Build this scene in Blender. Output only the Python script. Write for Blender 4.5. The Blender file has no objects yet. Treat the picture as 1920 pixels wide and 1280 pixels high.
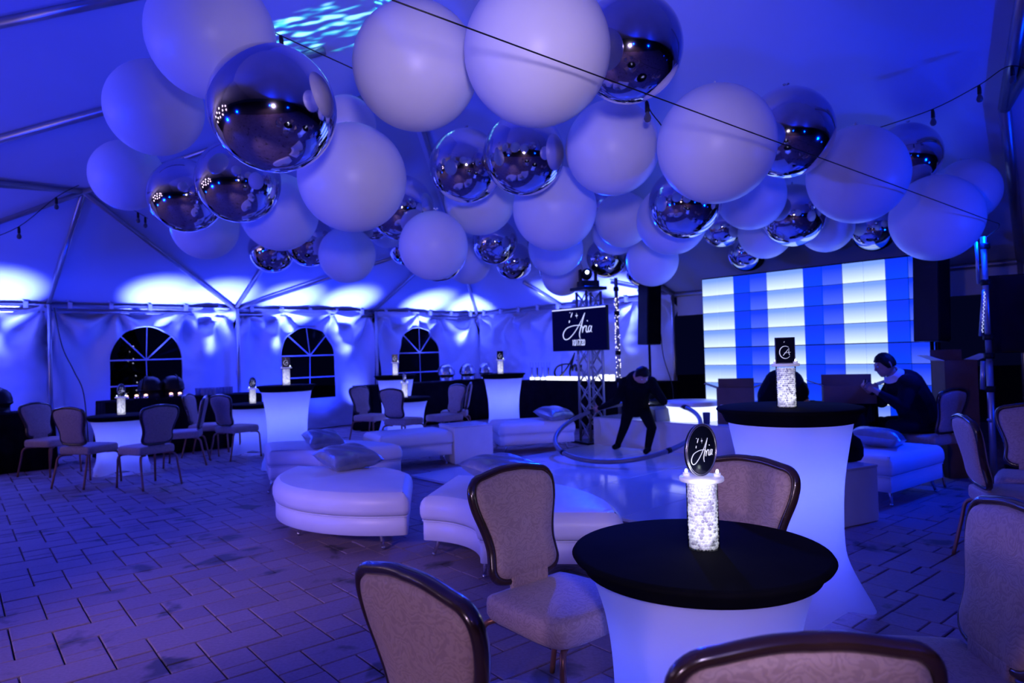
import bpy, bmesh, math, random
from mathutils import Vector, Matrix, noise

PI = math.pi
scene = bpy.context.scene
col = scene.collection
rnd = random.Random(7)

# ------------------------------------------------------------------ camera
cam_data = bpy.data.cameras.new('camera')
cam = bpy.data.objects.new('camera', cam_data)
col.objects.link(cam)
cam_data.sensor_width = 36.0
cam_data.lens = 1281.0 * 36.0 / 1920.0
cam_data.clip_start, cam_data.clip_end = 0.05, 200.0
pitch, roll = 0.0172, -0.0292
fw = Vector((0, math.cos(pitch), math.sin(pitch)))
up0 = Vector((0, -math.sin(pitch), math.cos(pitch)))
rt0 = Vector((1, 0, 0))
rt = math.cos(roll) * rt0 + math.sin(roll) * up0
up = -math.sin(roll) * rt0 + math.cos(roll) * up0
m = Matrix((rt, up, -fw)).transposed().to_4x4()
m.translation = Vector((0, 0, 1.4275))
cam.matrix_world = m
cam_data.dof.use_dof = True
cam_data.dof.focus_distance = 2.6
cam_data.dof.aperture_fstop = 3.4
scene.camera = cam

# ------------------------------------------------------------------ world, exposure
world = bpy.data.worlds.new('night')
scene.world = world
world.use_nodes = True
bg = world.node_tree.nodes['Background']
bg.inputs[0].default_value = (0.0012, 0.002, 0.02, 1)
bg.inputs[1].default_value = 0.6
vs = scene.view_settings
vs.view_transform = 'Standard'
vs.look = 'None'
vs.exposure = 0.0
vs.gamma = 1.0
vs.use_curve_mapping = False

# tent frame: corner of the two fabric walls, n runs along the right wall, b along the back wall
CORNER = Vector((-0.84, 16.85, 0))
N = Vector((0.6665, -0.7455, 0))
B = Vector((0.7455, 0.6665, 0))
EAVE = 2.44
SLOPE = 0.41
SPAN = 2.95
WALL_ROT = math.atan2(B.y, B.x)


def wall_a(s, d=0.0, z=0.0):      # s metres along the back wall to the near side of the corner, d metres in
    p = CORNER - B * s + N * d
    return Vector((p.x, p.y, z))


def wall_b(t, d=0.0, z=0.0):      # t metres along the right wall, d metres in
    p = CORNER + N * t - B * d
    return Vector((p.x, p.y, z))


# ------------------------------------------------------------------ lights
def lamp(name, kind, loc, energy, color, target=None, **kw):
    d = bpy.data.lights.new(name, kind)
    d.energy = energy
    d.color = color
    for k, v in kw.items():
        setattr(d, k, v)
    o = bpy.data.objects.new(name, d)
    col.objects.link(o)
    o.location = loc
    if target is not None:
        o.rotation_euler = (Vector(target) - Vector(loc)).to_track_quat('-Z', 'Y').to_euler()
    return o


BLUE = (0.0, 0.027, 1.0)
PALE = (0.09, 0.12, 1.0)
LILAC = (0.69, 0.55, 1.0)

# up-lights standing along the back wall and the right wall, narrow beams grazing the eave
for s in (10.6, 9.55, 7.25, 6.25, 4.95, 3.72, 1.75, 0.55):
    lamp('wall_uplight', 'SPOT', wall_a(s, 0.55, 0.25), 4800, PALE, wall_a(s, 0.38, 2.60),
         spot_size=math.radians(35), spot_blend=1.0, shadow_soft_size=0.06)
for t in (1.35, 3.3, 4.9):
    lamp('wall_uplight', 'SPOT', wall_b(t, 0.50, 0.25), 4400, PALE, wall_b(t, 0.34, 2.60),
         spot_size=math.radians(35), spot_blend=1.0, shadow_soft_size=0.06)
# low wash on the fabric
for s in (9.9, 8.0, 6.7, 5.3, 4.2, 2.2, 1.0):
    lamp('wall_wash', 'SPOT', wall_a(s, 0.8, 0.2), 140, (0.012, 0.034, 1.0), wall_a(s, 0.0, 1.6),
         spot_size=math.radians(110), spot_blend=1.0, shadow_soft_size=0.1)
for t in (1.0, 2.4, 3.8, 5.2):
    lamp('wall_wash', 'SPOT', wall_b(t, 0.8, 0.2), 130, (0.012, 0.034, 1.0), wall_b(t, 0.0, 1.6),
         spot_size=math.radians(110), spot_blend=1.0, shadow_soft_size=0.1)
for s in (10.0, 8.3, 6.7, 5.4, 4.2, 2.4, 1.2):  # extra blue spots added to lift the roof above the wall
    lamp('eave_fill', 'SPOT', wall_a(s, 0.6, 0.3), 90, BLUE, wall_a(s, 1.9, 3.3),
         spot_size=math.radians(84), spot_blend=1.0, shadow_soft_size=0.08)
# blue fill spots added out of view to brighten the roof
for p_, q_, e in (((7.6, 4.0, 0.9), (6.2, 4.6, 4.0), 100), ((-8.6, 5.2, 0.9), (-6.6, 6.6, 4.2), 500), ((-6.2, -0.6, 1.0), (-4.2, 2.4, 5.8), 680),
                  ((0.6, -4.2, 1.0), (0.2, -0.6, 6.0), 560), ((4.6, -2.2, 1.0), (3.4, 1.0, 5.2), 280)):
    lamp('roof_fill', 'SPOT', p_, e, BLUE, q_, spot_size=math.radians(100), spot_blend=1.0, shadow_soft_size=0.10)
lamp('balloon_fill', 'SPOT', (6.9, 2.6, 1.0), 820, BLUE, (3.2, 6.0, 3.0), spot_size=math.radians(58), spot_blend=1.0, shadow_soft_size=0.10)  # unseen blue spots added at both sides to brighten the balloons
lamp('balloon_fill', 'SPOT', (-7.2, 2.2, 1.0), 1150, BLUE, (-2.4, 5.6, 2.2), spot_size=math.radians(90), spot_blend=1.0, shadow_soft_size=0.10)
# blue wash from the rig over the dance floor and lounge
lamp('stage_wash', 'SPOT', (1.23, 10.55, 2.75), 800, BLUE, (0.8, 7.2, 0.0), spot_size=math.radians(100), spot_blend=0.9, shadow_soft_size=0.1)
lamp('stage_wash', 'SPOT', (4.55, 6.55, 2.5), 480, BLUE, (1.8, 7.4, 0.0), spot_size=math.radians(110), spot_blend=0.9, shadow_soft_size=0.1)
lamp('stage_wash', 'SPOT', (-5.6, 9.4, 3.2), 230, BLUE, (-3.0, 7.5, 0.0), spot_size=math.radians(120), spot_blend=0.9, shadow_soft_size=0.1)
lamp('bench_fill', 'SPOT', (6.6, 3.4, 1.4), 520, BLUE, (3.8, 6.2, 0.3), spot_size=math.radians(34), spot_blend=1.0, shadow_soft_size=0.08)  # separate blue spot added to brighten the right-hand bench
# lilac light near the camera, added lilac fills and lit windows of the house beyond the open side
lamp('lilac_beam', 'SPOT', (0.10, -0.15, 1.85), 355, LILAC, (0.02, 3.85, 2.95), spot_size=math.radians(59), spot_blend=1.0, shadow_soft_size=0.13)
lamp('lilac_beam', 'SPOT', (0.20, -0.20, 1.62), 150, LILAC, (0.66, 2.75, 0.92), spot_size=math.radians(38), spot_blend=1.0, shadow_soft_size=0.10)  # second beam, added to lift the near chairs
lamp('floor_fill', 'SPOT', (0.4, -3.8, 2.6), 240, (0.95, 0.50, 0.85), (0.2, -2.8, 0.0), spot_size=math.radians(110), spot_blend=1.0, shadow_soft_size=0.08)  # unseen spot added to tint the floor mirrored in the chrome
lamp('low_fill', 'SPOT', (-3.2, 0.6, 1.95), 360, (0.80, 0.54, 1.0), (-1.65, 4.75, 0.0), spot_size=math.radians(39), spot_blend=1.0, shadow_soft_size=0.2)  # unseen fill added for the ottoman front and left floor
lamp('low_fill', 'SPOT', (-2.6, -2.2, 1.5), 200, (0.85, 0.58, 0.95), (0.1, 1.5, 0.6), spot_size=math.radians(50), spot_blend=1.0, shadow_soft_size=0.15)  # unseen fill added for the near chair backs
for i, (x, y, z) in enumerate(((-9.4, 1.6, 2.9), (-9.4, 2.0, 2.3), (-9.4, 2.4, 1.7), (-9.6, 3.1, 3.0), (-9.6, 3.4, 2.4), (-9.6, 3.6, 1.8), (-9.8, 4.4, 2.8),
                               (-9.8, 4.6, 2.1), (-10.0, 5.4, 2.6), (-10.0, 5.6, 1.9), (-10.0, 0.4, 2.6), (-9.6, 0.6, 1.9))):
    lamp('house_light', 'POINT', (x, y, z), 11.0, (0.85, 0.58, 1.0), shadow_soft_size=0.10)
# projector throwing rippling green-white light on the roof
gobo = lamp('ripple_projector', 'SPOT', (-6.4, 6.5, 2.6), 8500, (0.42, 0.9, 1.0), (-2.12, 7.36, 4.84),
            spot_size=math.radians(8.5), spot_blend=0.35, shadow_soft_size=0.01)


def gobo_nodes(l):
    l.use_nodes = True
    nt = l.node_tree
    em = [n for n in nt.nodes if n.type == 'EMISSION'][0]
    tc = nt.nodes.new('ShaderNodeTexCoord')
    sep = nt.nodes.new('ShaderNodeSeparateXYZ')
    nt.links.new(tc.outputs['Normal'], sep.inputs[0])
    mp = nt.nodes.new('ShaderNodeMapping')
    mp.inputs['Scale'].default_value = (70, 70, 20)
    nt.links.new(tc.outputs['Normal'], mp.inputs[0])
    nz = nt.nodes.new('ShaderNodeTexNoise')
    nz.inputs['Scale'].default_value = 1.0
    nz.inputs['Detail'].default_value = 1.0
    nt.links.new(mp.outputs[0], nz.inputs['Vector'])
    rp = nt.nodes.new('ShaderNodeValToRGB')
    e = rp.color_ramp.elements
    e[0].position, e[0].color = 0.50, (0, 0, 0, 1)
    e[1].position, e[1].color = 0.62, (1, 1, 1, 1)
    e.new(0.56).color = (0.02, 0.5, 0.35, 1)
    nt.links.new(nz.outputs[0], rp.inputs[0])
    nt.links.new(rp.outputs[0], em.inputs['Color'])
    em.inputs['Strength'].default_value = 1.0


gobo_nodes(gobo.data)


# ------------------------------------------------------------------ materials
def nodes_of(name):
    mt = bpy.data.materials.new(name)
    mt.use_nodes = True
    nt = mt.node_tree
    return mt, nt, nt.nodes['Principled BSDF']


def M(name, c, rough=0.5, metal=0.0, var=0.12, scale=6.0, bump=0.0, bscale=None, emit=None, estr=0.0, spec=0.5, coat=0.0):
    mt, nt, p = nodes_of(name)
    tc = nt.nodes.new('ShaderNodeTexCoord')
    nz = nt.nodes.new('ShaderNodeTexNoise')
    nz.inputs['Scale'].default_value = scale
    nz.inputs['Detail'].default_value = 3
    nt.links.new(tc.outputs['Object'], nz.inputs['Vector'])
    rp = nt.nodes.new('ShaderNodeValToRGB')
    lo = [max(0, x * (1 - var)) for x in c] + [1]
    hi = [min(1, x * (1 + var)) for x in c] + [1]
    rp.color_ramp.elements[0].position, rp.color_ramp.elements[1].position = 0.3, 0.7
    rp.color_ramp.elements[0].color, rp.color_ramp.elements[1].color = lo, hi
    nt.links.new(nz.outputs[0], rp.inputs[0])
    nt.links.new(rp.outputs[0], p.inputs['Base Color'])
    p.inputs['Roughness'].default_value = rough
    p.inputs['Metallic'].default_value = metal
    p.inputs['Specular IOR Level'].default_value = spec
    p.inputs['Coat Weight'].default_value = coat
    if emit:
        p.inputs['Emission Color'].default_value = (*emit, 1)
        p.inputs['Emission Strength'].default_value = estr
    if bump:
        n2 = nt.nodes.new('ShaderNodeTexNoise')
        n2.inputs['Scale'].default_value = bscale or scale * 6
        n2.inputs['Detail'].default_value = 4
        nt.links.new(tc.outputs['Object'], n2.inputs['Vector'])
        bp = nt.nodes.new('ShaderNodeBump')
        bp.inputs['Strength'].default_value = bump
        bp.inputs['Distance'].default_value = 0.01
        nt.links.new(n2.outputs[0], bp.inputs['Height'])
        nt.links.new(bp.outputs[0], p.inputs['Normal'])
    return mt


def paver_material():
    mt, nt, p = nodes_of('paver_stone')
    geo = nt.nodes.new('ShaderNodeNewGeometry')
    oi = nt.nodes.new('ShaderNodeObjectInfo')
    add = nt.nodes.new('ShaderNodeMath'); add.operation = 'ADD'
    nt.links.new(geo.outputs['Random Per Island'], add.inputs[0])
    nt.links.new(oi.outputs['Random'], add.inputs[1])
    fr = nt.nodes.new('ShaderNodeMath'); fr.operation = 'FRACT'
    nt.links.new(add.outputs[0], fr.inputs[0])
    rp = nt.nodes.new('ShaderNodeValToRGB')
    rp.color_ramp.elements[0].color = (0.28, 0.19, 0.25, 1)
    rp.color_ramp.elements[1].color = (0.36, 0.25, 0.31, 1)
    nt.links.new(fr.outputs[0], rp.inputs[0])
    n1 = nt.nodes.new('ShaderNodeTexNoise')
    n1.inputs['Scale'].default_value = 2.6
    n1.inputs['Detail'].default_value = 4
    n1.inputs['Distortion'].default_value = 0.4
    nt.links.new(geo.outputs['Position'], n1.inputs['Vector'])
    r1 = nt.nodes.new('ShaderNodeValToRGB')
    r1.color_ramp.elements[0].position, r1.color_ramp.elements[1].position = 0.60, 0.67
    nt.links.new(n1.outputs[0], r1.inputs[0])
    n2 = nt.nodes.new('ShaderNodeTexNoise')
    n2.inputs['Scale'].default_value = 60
    n2.inputs['Detail'].default_value = 5
    nt.links.new(geo.outputs['Position'], n2.inputs['Vector'])
    mx = nt.nodes.new('ShaderNodeMixRGB')
    mx.inputs[2].default_value = (0.10, 0.075, 0.08, 1)
    nt.links.new(r1.outputs[0], mx.inputs[0])
    nt.links.new(rp.outputs[0], mx.inputs[1])
    m2 = nt.nodes.new('ShaderNodeMixRGB'); m2.blend_type = 'MULTIPLY'
    m2.inputs[0].default_value = 0.45
    nt.links.new(mx.outputs[0], m2.inputs[1])
    nt.links.new(n2.outputs[0], m2.inputs[2])
    nt.links.new(m2.outputs[0], p.inputs['Base Color'])
    p.inputs['Roughness'].default_value = 0.62
    bp = nt.nodes.new('ShaderNodeBump')
    bp.inputs['Strength'].default_value = 0.25
    bp.inputs['Distance'].default_value = 0.004
    nt.links.new(n2.outputs[0], bp.inputs['Height'])
    nt.links.new(bp.outputs[0], p.inputs['Normal'])
    return mt


def damask_material():
    mt, nt, p = nodes_of('damask_fabric')
    tc = nt.nodes.new('ShaderNodeTexCoord')
    nz = nt.nodes.new('ShaderNodeTexNoise')
    nz.inputs['Scale'].default_value = 9
    nz.inputs['Detail'].default_value = 2
    nt.links.new(tc.outputs['Object'], nz.inputs['Vector'])
    mp = nt.nodes.new('ShaderNodeMixRGB'); mp.inputs[0].default_value = 0.22
    nt.links.new(tc.outputs['Object'], mp.inputs[1])
    nt.links.new(nz.outputs['Color'], mp.inputs[2])
    wv = nt.nodes.new('ShaderNodeTexWave')
    wv.wave_type = 'RINGS'
    wv.inputs['Scale'].default_value = 20
    wv.inputs['Distortion'].default_value = 7
    wv.inputs['Detail'].default_value = 2.5
    wv.inputs['Detail Scale'].default_value = 3
    nt.links.new(mp.outputs[0], wv.inputs['Vector'])
    vo = nt.nodes.new('ShaderNodeTexVoronoi')
    vo.inputs['Scale'].default_value = 40
    nt.links.new(mp.outputs[0], vo.inputs['Vector'])
    mul = nt.nodes.new('ShaderNodeMath'); mul.operation = 'MULTIPLY'
    nt.links.new(wv.outputs['Fac'], mul.inputs[0])
    nt.links.new(vo.outputs['Distance'], mul.inputs[1])
    rp = nt.nodes.new('ShaderNodeValToRGB')
    rp.color_ramp.elements[0].position, rp.color_ramp.elements[1].position = 0.08, 0.22
    rp.color_ramp.elements[0].color = (0.385, 0.265, 0.235, 1)
    rp.color_ramp.elements[1].color = (0.475, 0.335, 0.295, 1)
    nt.links.new(mul.outputs[0], rp.inputs[0])
    nt.links.new(rp.outputs[0], p.inputs['Base Color'])
    p.inputs['Roughness'].default_value = 0.55
    p.inputs['Sheen Weight'].default_value = 0.2
    bp = nt.nodes.new('ShaderNodeBump')
    bp.inputs['Strength'].default_value = 0.3
    bp.inputs['Distance'].default_value = 0.003
    nt.links.new(mul.outputs[0], bp.inputs['Height'])
    nt.links.new(bp.outputs[0], p.inputs['Normal'])
    return mt


def stretch_cloth():
    mt, nt, p = nodes_of('stretch_cloth')
    nt.nodes.remove(p)
    out = [n for n in nt.nodes if n.type == 'OUTPUT_MATERIAL'][0]
    tc = nt.nodes.new('ShaderNodeTexCoord')
    nz = nt.nodes.new('ShaderNodeTexNoise'); nz.inputs['Scale'].default_value = 4
    nt.links.new(tc.outputs['Object'], nz.inputs['Vector'])
    rp = nt.nodes.new('ShaderNodeValToRGB')
    rp.color_ramp.elements[0].color = (0.80, 0.80, 0.82, 1)
    rp.color_ramp.elements[1].color = (0.86, 0.86, 0.88, 1)
    nt.links.new(nz.outputs[0], rp.inputs[0])
    df = nt.nodes.new('ShaderNodeBsdfDiffuse')
    tr = nt.nodes.new('ShaderNodeBsdfTranslucent')
    nt.links.new(rp.outputs[0], df.inputs[0]); nt.links.new(rp.outputs[0], tr.inputs[0])
    mx = nt.nodes.new('ShaderNodeMixShader'); mx.inputs[0].default_value = 0.5
    nt.links.new(df.outputs[0], mx.inputs[1]); nt.links.new(tr.outputs[0], mx.inputs[2])
    nt.links.new(mx.outputs[0], out.inputs[0])
    return mt


def clear_material(name, tint=(1, 1, 1), gloss=0.12, rough=0.03):
    mt, nt, p = nodes_of(name)
    nt.nodes.remove(p)
    out = [n for n in nt.nodes if n.type == 'OUTPUT_MATERIAL'][0]
    t = nt.nodes.new('ShaderNodeBsdfTransparent'); t.inputs[0].default_value = (*tint, 1)
    g = nt.nodes.new('ShaderNodeBsdfGlossy'); g.inputs[1].default_value = rough
    lw = nt.nodes.new('ShaderNodeLayerWeight'); lw.inputs[0].default_value = gloss
    mx = nt.nodes.new('ShaderNodeMixShader')
    nt.links.new(lw.outputs['Fresnel'], mx.inputs[0])
    nt.links.new(t.outputs[0], mx.inputs[1]); nt.links.new(g.outputs[0], mx.inputs[2])
    nt.links.new(mx.outputs[0], out.inputs[0])
    return mt


def cell_material(name, lo, hi, strength):
    """A backlit diffuser cell, its lamp strip along the bottom edge: brighter low, dimmer high."""
    mt, nt, p = nodes_of(name)
    tc = nt.nodes.new('ShaderNodeTexCoord')
    sp = nt.nodes.new('ShaderNodeSeparateXYZ')
    nt.links.new(tc.outputs['Generated'], sp.inputs[0])
    rp = nt.nodes.new('ShaderNodeValToRGB')
    rp.color_ramp.elements[0].position, rp.color_ramp.elements[1].position = 0.05, 0.85
    rp.color_ramp.elements[0].color, rp.color_ramp.elements[1].color = (*hi, 1), (*lo, 1)
    nt.links.new(sp.outputs[2], rp.inputs[0])
    nt.links.new(rp.outputs[0], p.inputs['Emission Color'])
    p.inputs['Emission Strength'].default_value = strength
    p.inputs['Base Color'].default_value = (0.03, 0.03, 0.05, 1)
    p.inputs['Roughness'].default_value = 0.4
    return mt


def bead_material():
    mt, nt, p = nodes_of('lit_water_beads')
    geo = nt.nodes.new('ShaderNodeNewGeometry')
    tc = nt.nodes.new('ShaderNodeTexCoord')
    sp = nt.nodes.new('ShaderNodeSeparateXYZ')
    nt.links.new(tc.outputs['Generated'], sp.inputs[0])
    rp = nt.nodes.new('ShaderNodeValToRGB')                 # lamp light painted as bead glow, strongest in the lower third
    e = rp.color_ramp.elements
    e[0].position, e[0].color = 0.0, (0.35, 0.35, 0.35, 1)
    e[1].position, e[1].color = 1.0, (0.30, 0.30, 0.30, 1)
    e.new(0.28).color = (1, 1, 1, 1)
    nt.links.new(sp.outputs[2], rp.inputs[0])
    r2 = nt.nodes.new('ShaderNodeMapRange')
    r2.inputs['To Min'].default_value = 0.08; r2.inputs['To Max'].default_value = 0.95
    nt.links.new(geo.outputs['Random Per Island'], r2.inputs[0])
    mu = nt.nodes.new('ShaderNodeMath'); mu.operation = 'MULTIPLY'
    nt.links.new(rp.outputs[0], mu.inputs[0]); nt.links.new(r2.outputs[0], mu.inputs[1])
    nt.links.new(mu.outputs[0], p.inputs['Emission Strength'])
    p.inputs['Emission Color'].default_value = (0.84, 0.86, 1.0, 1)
    p.inputs['Base Color'].default_value = (0.7, 0.7, 0.8, 1)
    p.inputs['Roughness'].default_value = 0.08
    return mt


def silk_material():
    mt, nt, p = nodes_of('satin_silver')
    tc = nt.nodes.new('ShaderNodeTexCoord')
    wv = nt.nodes.new('ShaderNodeTexNoise'); wv.inputs['Scale'].default_value = 9
    wv.inputs['Distortion'].default_value = 1.5
    nt.links.new(tc.outputs['Object'], wv.inputs['Vector'])
    rp = nt.nodes.new('ShaderNodeValToRGB')
    rp.color_ramp.elements[0].color = (0.26, 0.28, 0.34, 1)
    rp.color_ramp.elements[1].color = (0.46, 0.48, 0.54, 1)
    nt.links.new(wv.outputs[0], rp.inputs[0])
    nt.links.new(rp.outputs[0], p.inputs['Base Color'])
    p.inputs['Metallic'].default_value = 0.65
    p.inputs['Roughness'].default_value = 0.32
    bp = nt.nodes.new('ShaderNodeBump'); bp.inputs['Strength'].default_value = 0.35; bp.inputs['Distance'].default_value = 0.02
    nt.links.new(wv.outputs[0], bp.inputs['Height']); nt.links.new(bp.outputs[0], p.inputs['Normal'])
    return mt


PAVER = paver_material()
DAMASK = damask_material()
CLOTH = stretch_cloth()
BEADS = bead_material()
SATIN = silk_material()
MORTAR = M('joint_sand', (0.055, 0.045, 0.05), 0.9)
VINYL = M('tent_vinyl', (0.62, 0.68, 0.84), 0.42, var=0.03, scale=2, bump=0.25, bscale=5)
ROOFCLOTH = M('tent_roof', (0.60, 0.67, 0.84), 0.55, var=0.04, scale=0.8, bump=0.08, bscale=2)
ALU = M('aluminium_tube', (0.42, 0.43, 0.46), 0.35, metal=0.8, var=0.08)
CHROME = M('chrome_foil', (0.62, 0.60, 0.68), 0.07, metal=1.0, var=0.03, scale=2)
LATEX = M('white_latex', (0.86, 0.85, 0.86), 0.38, var=0.02, scale=2, spec=0.35)
KNOT = M('balloon_tail', (0.8, 0.8, 0.8), 0.5)
RIM = M('dark_bronze_rim', (0.034, 0.016, 0.012), 0.22, var=0.3, scale=10, spec=0.6, coat=0.4)
LEG = M('bronze_leg', (0.30, 0.13, 0.085), 0.35, metal=0.55, var=0.2)
LEATHER = M('white_leatherette', (0.80, 0.79, 0.81), 0.38, var=0.04, scale=3, bump=0.06, bscale=90)
POLISH = M('polished_steel', (0.75, 0.75, 0.78), 0.1, metal=1.0, var=0.03)
BLACKCLOTH = M('black_spandex', (0.004, 0.004, 0.006), 0.85, var=0.3, spec=0.04)
BLACKDRAPE = M('black_drape', (0.006, 0.006, 0.009), 0.9, var=0.4, spec=0.04, bump=0.1, bscale=30)
BLACKPLASTIC = M('black_plastic', (0.007, 0.007, 0.009), 0.45, var=0.2, spec=0.2)
BLACKGLASS = M('black_gloss', (0.004, 0.005, 0.014), 0.12, var=0.1, scale=2)
GLOSSWHITE = M('gloss_white_floor', (0.62, 0.63, 0.68), 0.10, var=0.03, scale=2)
MATTEWHITE = M('white_laminate', (0.74, 0.75, 0.78), 0.35, var=0.03)
FROST = M('frosted_acrylic', (0.82, 0.80, 0.86), 0.3, var=0.02, emit=(0.7, 0.68, 1.0), estr=0.25)
CARDBOARD = M('cardboard', (0.13, 0.065, 0.045), 0.8, var=0.12, scale=8)
PAPERLABEL = M('white_paper', (0.75, 0.75, 0.75), 0.6)
SUIT = M('black_suit', (0.004, 0.004, 0.006), 0.85, var=0.3, spec=0.06)
NAVYSUIT = M('navy_jacket', (0.006, 0.006, 0.014), 0.85, var=0.3, spec=0.06)
SHIRT = M('pale_shirt', (0.62, 0.66, 0.74), 0.7)
SKIN = M('skin', (0.46, 0.24, 0.16), 0.5, var=0.08)
HAIR = M('black_hair', (0.006, 0.005, 0.005), 0.6, spec=0.15, var=0.3, bump=0.4, bscale=80)
WHITEGLOW = M('white_glow', (0.9, 0.9, 0.95), 0.4, emit=(0.90, 0.93, 1.0), estr=2.2)
COREGLOW = M('lamp_core_glow', (0.8, 0.8, 0.85), 0.4, emit=(0.86, 0.88, 1.0), estr=0.55)
RISERGLOW = M('lit_riser_front', (0.85, 0.85, 0.9), 0.4, var=0.05, emit=(0.62, 0.70, 1.0), estr=1.5)
TEALIGHT = M('tea_light_flame', (1, 1, 1), 0.4, emit=(0.80, 1.0, 1.0), estr=3.5)
FLAME = M('burner_flame', (1, 0.7, 0.5), 0.4, emit=(1.0, 0.55, 0.38), estr=3.0)
LETTER = M('white_lettering', (0.85, 0.85, 0.9), 0.4, emit=(0.80, 0.84, 1.0), estr=0.55)
SCREENLETTER = M('screen_lettering', (0.85, 0.85, 0.9), 0.4, emit=(0.72, 0.80, 1.0), estr=1.0)
SCREEN = M('screen_black', (0.003, 0.003, 0.010), 0.5, var=0.1, spec=0.05, emit=(0.0, 0.0, 0.03), estr=0.6)
SILVEREDGE = M('silver_edge', (0.6, 0.58, 0.64), 0.25, metal=0.9)
GLASSVASE = clear_material('clear_acrylic', (0.97, 0.97, 1.0), 0.12)
WINDOWVINYL = clear_material('window_vinyl', (0.30, 0.32, 0.45), 0.10, 0.12)
BULBGLASS = M('unlit_bulb', (0.10, 0.10, 0.12), 0.05, var=0.1)
CABLE = M('black_cable', (0.004, 0.004, 0.005), 0.6)
FAIRY = M('fairy_lamp', (1, 1, 0.9), 0.4, emit=(0.9, 0.85, 1.0), estr=2.5)
BARK = M('bark', (0.02, 0.015, 0.012), 0.9, bump=0.4, bscale=30)
NEEDLES = M('needles', (0.006, 0.012, 0.006), 0.8)
SIGNBLACK = M('sign_black', (0.006, 0.008, 0.018), 0.18, var=0.1)
BLUEGLASS = M('tumbler_glass', (0.30, 0.36, 0.75), 0.08, var=0.05)
DARKGLASS = M('dark_tumbler', (0.05, 0.05, 0.09), 0.15)
HOOP = M('grey_hoop', (0.16, 0.16, 0.19), 0.4, metal=0.3)
GROUNDMAT = M('outside_ground', (0.02, 0.02, 0.022), 0.9)
LENS = M('lit_lens', (1, 1, 1), 0.2, emit=(0.9, 1.0, 0.95), estr=8)
CELL_WHITE = cell_material('cell_white', (0.17, 0.32, 1.0), (0.72, 0.88, 1.0), 1.15)
CELL_WHITE_LOW = cell_material('cell_white_low', (0.13, 0.24, 1.0), (0.42, 0.56, 1.0), 1.0)
CELL_BLUE = cell_material('cell_blue', (0.0, 0.036, 1.0), (0.0, 0.058, 1.0), 0.95)
CELL_MID = cell_material('cell_mid', (0.002, 0.042, 1.0), (0.075, 0.15, 1.0), 0.95)


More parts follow.
